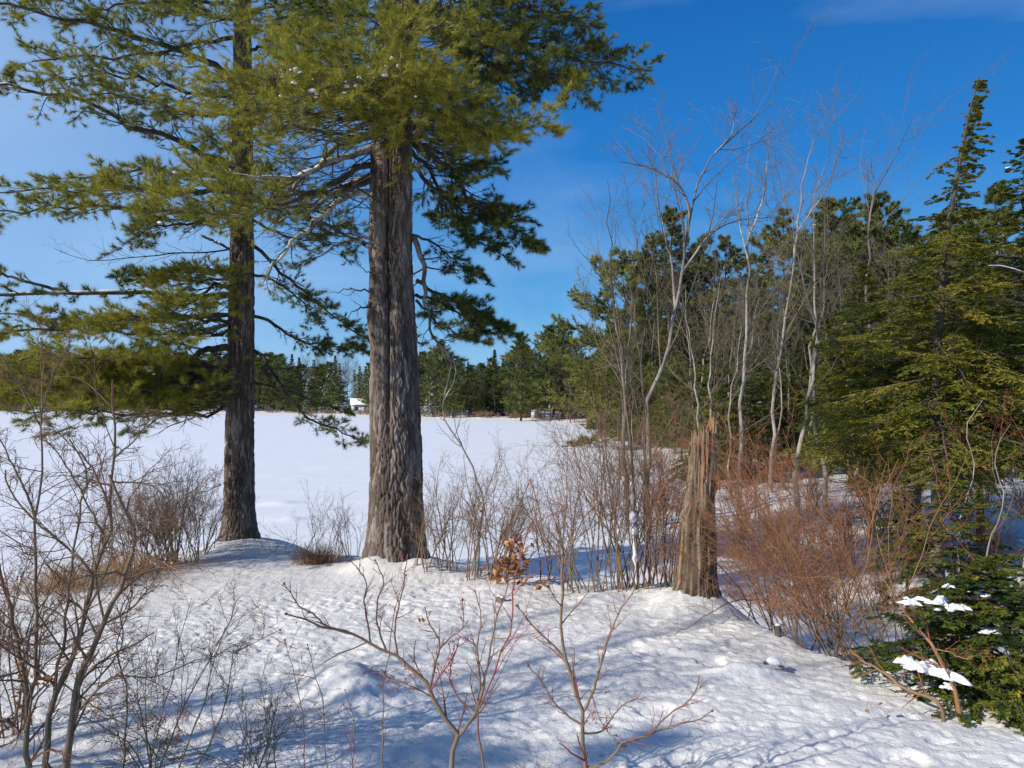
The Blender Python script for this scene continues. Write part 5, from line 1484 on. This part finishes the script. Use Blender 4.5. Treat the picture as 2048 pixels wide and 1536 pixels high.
base1 = gp(905, 1600, 4.2)
fg("forked_sapling", "foreground sapling with a long arm reaching left in front of the big pine", [
    ([base1] + pf((901, 1536), (915, 1475), (893, 1440), (875, 1422), (862, 1380), (830, 1340), (796, 1312), (770, 1300), (748, 1281), (726, 1278), (690, 1268), (655, 1257), (610, 1238), (572, 1228)), 0.022, 0.004),
    (pf((700, 1270), (660, 1255), (630, 1232), (598, 1211), (580, 1185), (568, 1167)), 0.007, 0.0025),
    (pf((748, 1281), (735, 1240), (728, 1200), (732, 1160), (700, 1120)), 0.007, 0.0025),
    (pf((775, 1300), (755, 1250), (755, 1200), (768, 1165), (750, 1120)), 0.007, 0.0025),
    (pf((862, 1380), (870, 1330), (878, 1285), (858, 1245), (850, 1215)), 0.010, 0.003),
    (pf((796, 1312), (790, 1250), (805, 1180), (815, 1110)), 0.007, 0.0025),
    (pf((876, 1300), (900, 1275), (925, 1255), (925, 1200)), 0.006, 0.0025),
    (pf((915, 1475), (945, 1440), (965, 1380), (975, 1330), (990, 1250), (1010, 1190), (1018, 1160)), 0.012, 0.003),
    (pf((955, 1420), (960, 1350), (955, 1290), (962, 1230), (950, 1180)), 0.008, 0.0025),
    (pf((885, 1430), (870, 1400), (840, 1380), (790, 1360), (740, 1340)), 0.006, 0.0025),
], 1001, 0.30, 0.72, levels=((10, 42, 0.26, 5), (5, 40, 0.45, 4)), low=0.2)
fg("red_sapling", "dark red stem rising beside the forked foreground sapling", [
    ([gp(975, 1620, 4.1)] + pf((970, 1536), (954, 1431), (985, 1360), (1007, 1308), (1018, 1260), (1027, 1211), (1029, 1149), (1050, 1080), (1077, 1022)), 0.009, 0.003),
    (pf((954, 1431), (920, 1400), (900, 1350), (915, 1290)), 0.006, 0.0025)], 1002, 0.8, 1.0, low=0.4, tips=0.95)
fg("sapling", "foreground sapling with spread arms, centre right, in front of the bank edge", [
    ([gp(1176, 1620, 4.2)] + pf((1174, 1536), (1167, 1466), (1163, 1420), (1154, 1378), (1135, 1335), (1126, 1300), (1123, 1272), (1123, 1200), (1126, 1114)), 0.017, 0.007),
    (pf((1126, 1130), (1105, 1095), (1086, 1066), (1080, 1030), (1073, 1000), (1060, 960)), 0.007, 0.003),
    (pf((1126, 1130), (1143, 1090), (1160, 1050), (1178, 1022), (1210, 990)), 0.006, 0.003),
    (pf((1170, 1426), (1185, 1390), (1196, 1352), (1210, 1300), (1218, 1272), (1240, 1225), (1271, 1176)), 0.010, 0.003),
    (pf((1130, 1318), (1100, 1285), (1069, 1255), (1045, 1225), (1033, 1211)), 0.008, 0.003),
    (pf((1165, 1448), (1135, 1430), (1108, 1404), (1085, 1365), (1055, 1330)), 0.007, 0.003),
    (pf((1170, 1540), (1205, 1530), (1230, 1505), (1253, 1483), (1301, 1466), (1341, 1426), (1385, 1395), (1398, 1351)), 0.009, 0.003),
    (pf((1301, 1466), (1350, 1450), (1395, 1440), (1424, 1422)), 0.006, 0.003),
    (pf((1174, 1466), (1195, 1466), (1209, 1457), (1235, 1422), (1255, 1405), (1290, 1395)), 0.007, 0.003),
    (pf((1160, 1400), (1180, 1380), (1200, 1440), (1245, 1500)), 0.004, 0.002),
], 1003, 0.35, 0.62, levels=((9, 42, 0.24, 5), (4, 40, 0.45, 3)), low=0.2)
fg("thin_stem", "thin dark upright stem left of the forked foreground sapling", [([gp(765, 1620, 4.2)] + pf((765, 1536), (767, 1395), (776, 1316), (790, 1230), (812, 1150)), 0.006, 0.002)], 1004, 0.3, 0.6, levels=((6, 40, 0.2, 4),), low=0.3, cat="stem")
for j, (a, b, lab) in enumerate((((652, 1536), (615, 1290), "thin leafless stem crossing the snow left of the sapling, farthest left of three"), ((705, 1536), (690, 1380), "short thin stem in the bottom snow between the clumps"), ((610, 1536), (570, 1280), "thin leafless stem with fine side twigs nearest the left clump"))):
    fg("thin_stem", lab, [([gp(a[0], 1620, 4.3)] + pf(a, ((a[0] + b[0]) / 2 + 12, (a[1] + b[1]) / 2), b), 0.005, 0.002)], 1010 + j, 0.25, 0.4, levels=((8, 38, 0.3, 4), (2, 38, .5, 3)), low=0.2, cat="stem")
cf = gp(520, 1560, 4.8)
clump("twiggy_shrub", "fine twigged small shrub at the bottom, left of the thin stems", cf[:2], 9, 0.95, 0.28, (0.05, 0), np.random.default_rng(66), ('twig', 'twig'), r=0.007, tone=0.15, tips=0.3, levels=TW4, basew=0.12, rmin=0.0018)
cf = gp(1040, 1600, 4.3)
clump("twiggy_shrub", "small fine twigged shrub at the bottom between the two foreground saplings", cf[:2], 7, 0.55, 0.3, (0.05, 0), np.random.default_rng(67), ('twig', 'twig'), r=0.005, tone=0.2, tips=0.35, levels=TW3, basew=0.12, rmin=0.0018)
cf = gp(740, 1600, 4.3)
clump("twiggy_shrub", "small fine twigged shrub at the bottom under the long left arm", cf[:2], 7, 0.6, 0.35, (0.05, 0), np.random.default_rng(68), ('twig', 'twig'), r=0.005, tone=0.2, tips=0.4, levels=TW3, basew=0.2, rmin=0.0018)

# big shrub at the left
Yf = 4.95
LS = [
    ([gp(122, 1575, 5.0)] + pf((133, 1536), (145, 1450, 4.95), (152, 1370, 4.9), (185, 1300, 4.9), (213, 1232, 4.9), (244, 1163, 4.8), (258, 1110, 4.8), (267, 1057, 4.8), (240, 1000, 4.7), (218, 950, 4.7)), 0.0288, 0.008),
    ([gp(95, 1575, 5.0)] + pf((95, 1536), (103, 1408), (130, 1350), (156, 1293), (170, 1225), (183, 1160), (205, 1120), (213, 1080), (222, 1012), (226, 920), (228, 820), (225, 760)), 0.0240, 0.006),
    ([gp(55, 1575, 5.05)] + pf((55, 1520), (50, 1460), (53, 1388), (45, 1330), (30, 1274), (24, 1230), (10, 1180), (-5, 1120)), 0.0240, 0.010),
    (pf((62, 1450), (70, 1330), (73, 1217), (72, 1120), (72, 1026), (84, 950), (84, 905), (77, 853), (84, 780), (82, 677)), 0.0144, 0.004),
    (pf((165, 1210), (185, 1150), (145, 1105), (105, 1070), (76, 1049), (50, 1020), (25, 985), (11, 940)), 0.0112, 0.005),
    (pf((77, 853), (55, 800), (40, 770), (20, 740), (-5, 700)), 0.007, 0.003),
    (pf((80, 820), (110, 740), (130, 700), (150, 670)), 0.006, 0.003),
    (pf((72, 1026), (40, 960), (10, 900), (-10, 860)), 0.009, 0.004),
    (pf((218, 1080), (180, 1020), (150, 960), (110, 900), (85, 880)), 0.0080, 0.004),
    (pf((222, 1012), (180, 930), (130, 880), (100, 850)), 0.008, 0.003),
    (pf((225, 920), (270, 880), (300, 840), (330, 830)), 0.007, 0.003),
    (pf((225, 960), (300, 970), (340, 1000), (400, 985), (440, 970)), 0.008, 0.003),
    (pf((210, 1240), (270, 1210), (330, 1130), (345, 1120)), 0.0080, 0.003),
    (pf((100, 1430), (125, 1300), (135, 1220), (145, 1120), (160, 1020), (170, 940), (140, 880)), 0.0128, 0.005),
    (pf((60, 1400), (90, 1330), (130, 1290), (0, 1290)), 0.007, 0.003),
    (pf((130, 1480), (190, 1380), (235, 1350), (300, 1358), (380, 1325), (470, 1300), (560, 1260)), 0.008, 0.002),
    (pf((-30, 1560), (0, 1440), (40, 1465), (52, 1440)), 0.0128, 0.014),
    (pf((0, 1280), (60, 1270), (110, 1220), (130, 1190)), 0.009, 0.005),
    (pf((140, 1400), (240, 1300), (240, 1220), (270, 1170)), 0.008, 0.003),
    ([gp(240, 1575, 5.0)] + pf((250, 1480), (252, 1380), (235, 1290), (265, 1200), (260, 1130)), 0.0080, 0.003),
    (pf((140, 1370), (200, 1420), (280, 1470), (330, 1536)), 0.006, 0.003),
]
fg("tall_shrub", "tall many stemmed leafless shrub filling the left foreground", LS, 1100, 0.22, 0.62, levels=((14, 44, 0.33, 6), (7, 44, 0.45, 5), (4, 42, 0.5, 3)), low=0.15, tips=0.5, lift=0.02, wig=0.2, cat="shrub", rmin=0.0026)
c = gp(330, 1600, 4.9)
clump("twiggy_shrub", "fine branching shrub at the bottom left beside the tall left shrub", c[:2], 9, 1.35, 0.30, (0.12, 0), np.random.default_rng(69), ('twig', 'twig'), r=0.008, tone=0.15, tips=0.3, levels=TW4, basew=0.15, rmin=0.002)
c = gp(30, 1300, 5.8)
clump("twiggy_shrub", "leafless shrub behind the tall left shrub at the far left edge", c[:2], 10, 1.9, 0.25, (-0.1, 0), np.random.default_rng(70), ('twig', 'twig'), r=0.010, tone=0.15, tips=0.5, levels=TW4, basew=0.25, rmin=0.0026)
# arching twig on the snow below the stump, fallen branch at lower right
Yf = 8.0
fg("fallen_branch", "long thin branch arching over the snow below the broken stump", [([gp(1490, 1195, 9.0)] + px((1500, 1200, 9.0), (1440, 1215, 8.8), (1400, 1240, 8.6), (1365, 1262, 8.4), (1320, 1275, 8.2)), 0.010, 0.003),
    (px((1500, 1200, 9.0), (1560, 1195, 8.8), (1620, 1230, 8.6), (1650, 1270, 8.4)), 0.008, 0.003)], 1200, 0.45, 0.5, levels=((6, 50, 0.25, 5), (3, 40, .5, 3)), cat="branch")
fg("leaning_stem", "reddish bent stem rooted in the snow before the young hemlock", [([gp(1920, 1420, 6.0)] + px((1912, 1390, 6.0), (1890, 1340, 6.1), (1870, 1300, 6.2), (1830, 1250, 6.4), (1790, 1200, 6.8), (1760, 1150, 7.2)), 0.022, 0.006),
    (px((1868, 1300, 6.2), (1900, 1305, 6.1), (1930, 1318, 6.0), (1960, 1310, 6.0), (1975, 1330, 6.0)), 0.006, 0.003)], 1201, 0.6, 0.5, mats=('redtwig', 'twig'), cat="stem")
fg("leaning_stem", "thicker grey stem lying low along the snow toward the young hemlock", [([gp(1885, 1412, 6.0)] + px((1880, 1408, 6.0), (1840, 1388, 6.1), (1800, 1370, 6.2), (1770, 1345, 6.4), (1730, 1325, 6.7), (1700, 1300, 7.0)), 0.018, 0.008)], 1202, 0.4, 0.5, mats=('redtwig', 'twig'), cat="stem")
for j in range(3):
    p0 = [(1905, 950, 12.5), (1960, 1000, 11), (2030, 1050, 9)][j]
    fg("leaning_stem", ["pale crooked stem right of the leaning hemlock's trunk", "thin crooked stem rising over the young hemlocks", "thin pale stem at the right edge above the young hemlocks"][j],
       [([gp(p0[0] + 20, 1200, p0[2])] + px((p0[0] + 10, p0[1] + 120, p0[2]), (p0[0] + 45, p0[1], p0[2]), (p0[0] + 30, p0[1] - 90, p0[2]), (p0[0] + 60, p0[1] - 150, p0[2])), 0.02, 0.005)], 1210 + j, 0.6, 0.5, mats=('pale', 'twig'), cat="stem", levels=TW4)
# snow clinging to a stem in the dense clump
g = Geo(); p0 = at(1268, 1150, 10.1)
P = spline(px((1272, 1170, 10.1), (1270, 1100, 10.1), (1266, 1020, 10.1), (1262, 950, 10.1)), 26)
tubes(g, P[None], (0.035 * np.abs(1 + 0.5 * rng.normal(size=26)) * np.sin(np.linspace(0.2, 3, 26)))[None], 8, 0.5)
gb = Geo(); Pb = spline(px((1275, 1190, 10.15), (1272, 1100, 10.15), (1268, 1020, 10.15), (1262, 900, 10.15), (1250, 800, 10.2)), 20)
tubes(gb, Pb[None], np.linspace(0.035, 0.012, 20)[None], 7, 0.3)
t = thing("snowy_sapling", "thick stem plastered with snow inside the dense clump of straight stems", "stem", loc=p0)
shift(gb, p0).build("stem", M['twig'], t); shift(g, p0).build("snow_cover", M['lump'], t)


def lump(name, label, p_, py_, Y, r, h, mat, cat, cap=True, tone=0.5, tilt=0.0):
    """short stub of wood with a snow cap"""
    w = at(p_, py_, Y); z = g1(w[0], Y)
    t = thing(name, label, cat, loc=(w[0], Y, z))
    g = Geo(); K = 7
    P = np.stack([np.linspace(0, tilt, K), np.zeros(K), np.linspace(-0.08, h, K)], 1)
    tubes(g, P[None], (r * (1 + 0.12 * rng.normal(size=K)))[None], 9, tone)
    n0 = g.n
    g.add(_bu * np.array([r, r, r * 0.3]) + np.array([tilt, 0, h]), _bf, tone)
    g.build("wood", M[mat], t)
    if cap:
        g = Geo(); blobs(g, [(tilt, 0, h + 0.02), (tilt + r * 0.4, 0.0, h + 0.01)], r * 0.8, rng, 0.5); g.build("snow_cap", M['lump'], t)


lump("small_stump", "small snow topped stub poking from the snow left of the red thicket", 1556, 1275, 8.15, 0.035, 0.10, 'limb', "stump")
lump("small_stump", "mossy stub under a snow cap below the orange leaves", 1000, 1190, 9.9, 0.06, 0.05, 'limb', "stump", tone=0.6)
# cut twig bundle on the left bank
w = gpt(125, 1170, 11.2)
clump("cut_shrub", "pruned shrub head of short cut stems in the orange grass", w, 26, 0.45, 0.25, (0, 0), rng, ('twig', 'twig'), r=0.014, tone=0.15, tips=0.2, levels=((3, 30, 0.3, 3),), basew=0.12)
# log lumps at right foreground
w = at(1545, 1345, 7.1)
t = thing("snowy_log", "short branch end wrapped in snow beside the long snow mound", "log", loc=(w[0], 7.1, g1(w[0], 7.1)))
g = Geo(); P = spline([(-0.09, 0.0, 0.05), (0.0, -0.02, 0.05), (0.1, -0.05, 0.02)], 8); tubes(g, P[None], np.full((1, 8), 0.016), 6, 0.4); g.build("wood", M['limb'], t)
g = Geo(); tubes(g, (P[1:7] + [0, 0, 0.025])[None], np.array([[0.015, 0.04, 0.045, 0.045, 0.04, 0.015]]), 9, 0.5); g.build("snow_cap", M['lump'], t)

# ------------------------------------------------------------------ far buildings
def boxg(g, c, s, tone=0.5):
    x, y, z = c; a, b, d = s[0] / 2, s[1] / 2, s[2] / 2
    V = [(x - a, y - b, z - d), (x + a, y - b, z - d), (x + a, y + b, z - d), (x - a, y + b, z - d), (x - a, y - b, z + d), (x + a, y - b, z + d), (x + a, y + b, z + d), (x - a, y + b, z + d)]
    g.add(V, [(0, 3, 2, 1), (4, 5, 6, 7), (0, 1, 5, 4), (1, 2, 6, 5), (2, 3, 7, 6), (3, 0, 4, 7)], tone)


def plain(name, c, rough=0.7):
    m, n, l, bs, out = mat_new(name)
    nz_ = n.new("ShaderNodeTexNoise"); nz_.inputs['Scale'].default_value = 3
    rp_ = n.new("ShaderNodeValToRGB"); rp_.color_ramp.elements[0].color = (*[v * 0.85 for v in c], 1); rp_.color_ramp.elements[1].color = (*c, 1)
    l.new(nz_.outputs[0], rp_.inputs[0]); l.new(rp_.outputs[0], bs.inputs['Base Color'])
    bs.inputs['Roughness'].default_value = rough
    return m


M['white'] = plain("white_siding", (0.5, 0.5, 0.49)); M['dark'] = plain("dark_glass", (0.03, 0.035, 0.045), 0.2); M['grey'] = plain("grey_siding", (0.32, 0.36, 0.42))
M['dock'] = plain("dock_wood", (0.22, 0.09, 0.07))


def house(p_, Y, w_, h_, d_, label, wallm, rot=0.1):
    c = at(p_, 800, Y); z = g1(c[0], Y)
    t = thing("house", label, "house", loc=(c[0], Y, z)); t.rotation_euler = (0, 0, rot)
    g = Geo(); boxg(g, (0, 0, h_ / 2 - 0.3), (w_, d_, h_ + 0.6)); rh = d_ * 0.28
    g.add([(-w_ / 2, -d_ / 2, h_), (-w_ / 2, d_ / 2, h_), (-w_ / 2, 0, h_ + rh)], [(0, 1, 2)]); g.add([(w_ / 2, -d_ / 2, h_), (w_ / 2, 0, h_ + rh), (w_ / 2, d_ / 2, h_)], [(0, 1, 2)])
    g.build("wall", M[wallm], t, False)
    g = Geo(); e = 0.35
    for s_ in (-1, 1):
        V = [(-w_ / 2 - e, s_ * (d_ / 2 + e), h_ - 0.1), (w_ / 2 + e, s_ * (d_ / 2 + e), h_ - 0.1), (w_ / 2 + e, 0, h_ + rh + 0.1), (-w_ / 2 - e, 0, h_ + rh + 0.1)]
        V = V + [(x, y, z_ + 0.25) for x, y, z_ in V]
        g.add(V, [(0, 1, 2, 3), (7, 6, 5, 4), (0, 4, 5, 1), (1, 5, 6, 2), (3, 2, 6, 7), (0, 3, 7, 4)])
    g.build("roof", M['lump'], t, False)
    for k in range(3):
        x = -w_ / 2 + w_ * (k + 0.5) / 3
        g = Geo()
        if k == 1: boxg(g, (x, -d_ / 2 - 0.02, 1.0), (1.0, 0.1, 2.1)); g.build("door", M['grey'], t, False)
        else: boxg(g, (x, -d_ / 2 - 0.02, h_ * 0.55), (1.3, 0.1, 1.2)); g.build("window", M['dark'], t, False)


house(727, 222, 7.5, 2.8, 6, "small white house among the trees across the lake", 'white', 0.25)
house(692, 232, 6.0, 2.4, 5, "low grey house left of the white one across the lake", 'grey', -0.1)
w = at(1070, 830, 154)
t = thing("shed", "tiny pale shed on the far lake edge below the tall pines", "shed", loc=(w[0], 160.5, g1(w[0], 160.5)))
g = Geo(); boxg(g, (0, 0, 0.75), (1.3, 1.2, 1.9)); g.build("wall", M['white'], t, False)
g = Geo(); boxg(g, (0, 0, 1.8), (1.6, 1.5, 0.2)); g.build("roof", M['lump'], t, False)
g = Geo(); boxg(g, (0.1, -0.62, 0.8), (0.6, 0.08, 1.3)); g.build("door", M['grey'], t, False)
w = at(1165, 840, 140)
t = thing("dock", "low reddish wooden dock pulled up on the far shore", "dock", loc=(w[0], 140, g1(w[0], 140)))
g = Geo()
for k in range(7): boxg(g, (-1.6 + k * 0.53, 0, 0.62), (0.5, 2.2, 0.06))
g.build("deck", M['dock'], t, False)
for x in (-1.6, 1.6):
    for y in (-0.95, 0.95):
        g = Geo(); boxg(g, (x, y, 0.2), (0.14, 0.14, 0.77)); g.build("leg", M['dock'], t, False)

# pine behind the photographer, left: its branches throw the streaks over the near snow
pr = con_parts(dict(H=12, W=2.6, kind='pine', lod=2.6, low=0.35, limbs=24), 700)

c = (-13.4, -0.5)
place(bare_parts(dict(H=13, lod=2.5, W=0.4, tone=0.5, low=0.3, r0=0.11), 702), (c[0], c[1], g1(*c)), 1.0, 0.4, "bare_tree", "leafless tree outside the view to the left, throwing streaky shade on the near snow", "tree")
c = (-16.5, -4.2)
place(pr, (c[0], c[1], g1(*c)), 1.0, 0.4, "pine_tree", "pine standing outside the view to the left, throwing streaks of shade on the near snow", "tree")

# needles and twig bits strewn over the near snow
rng = np.random.default_rng(4040)
n = 1500
lx0 = rng.uniform(-5.5, 5.5, n); ly0 = 4.4 + 9.5 * rng.uniform(size=n) ** 1.2
ok = sdist(BANK, lx0, ly0) > 0.5
lx0, ly0 = lx0[ok], ly0[ok]; n = len(lx0)
a = rng.uniform(0, 6.28, n); L = rng.uniform(0.012, 0.05, n) * np.where(rng.uniform(size=n) < 0.06, 3.0, 1)
P = np.stack([np.stack([lx0 + np.cos(a) * L * k, ly0 + np.sin(a) * L * k, ground(lx0 + np.cos(a) * L * k, ly0 + np.sin(a) * L * k) + 0.006 + 0.004 * k], 1) for k in (-0.5, 0, 0.5)], 1)
g = Geo(); tubes(g, P, np.full((n, 3), 0.0016), 3, rng.uniform(0, 0.5, n))
o = g.build("needle_litter", M['twig'])
tag(o, "brown needles and tiny twigs strewn over the snowy bank", "litter", kind="stuff")
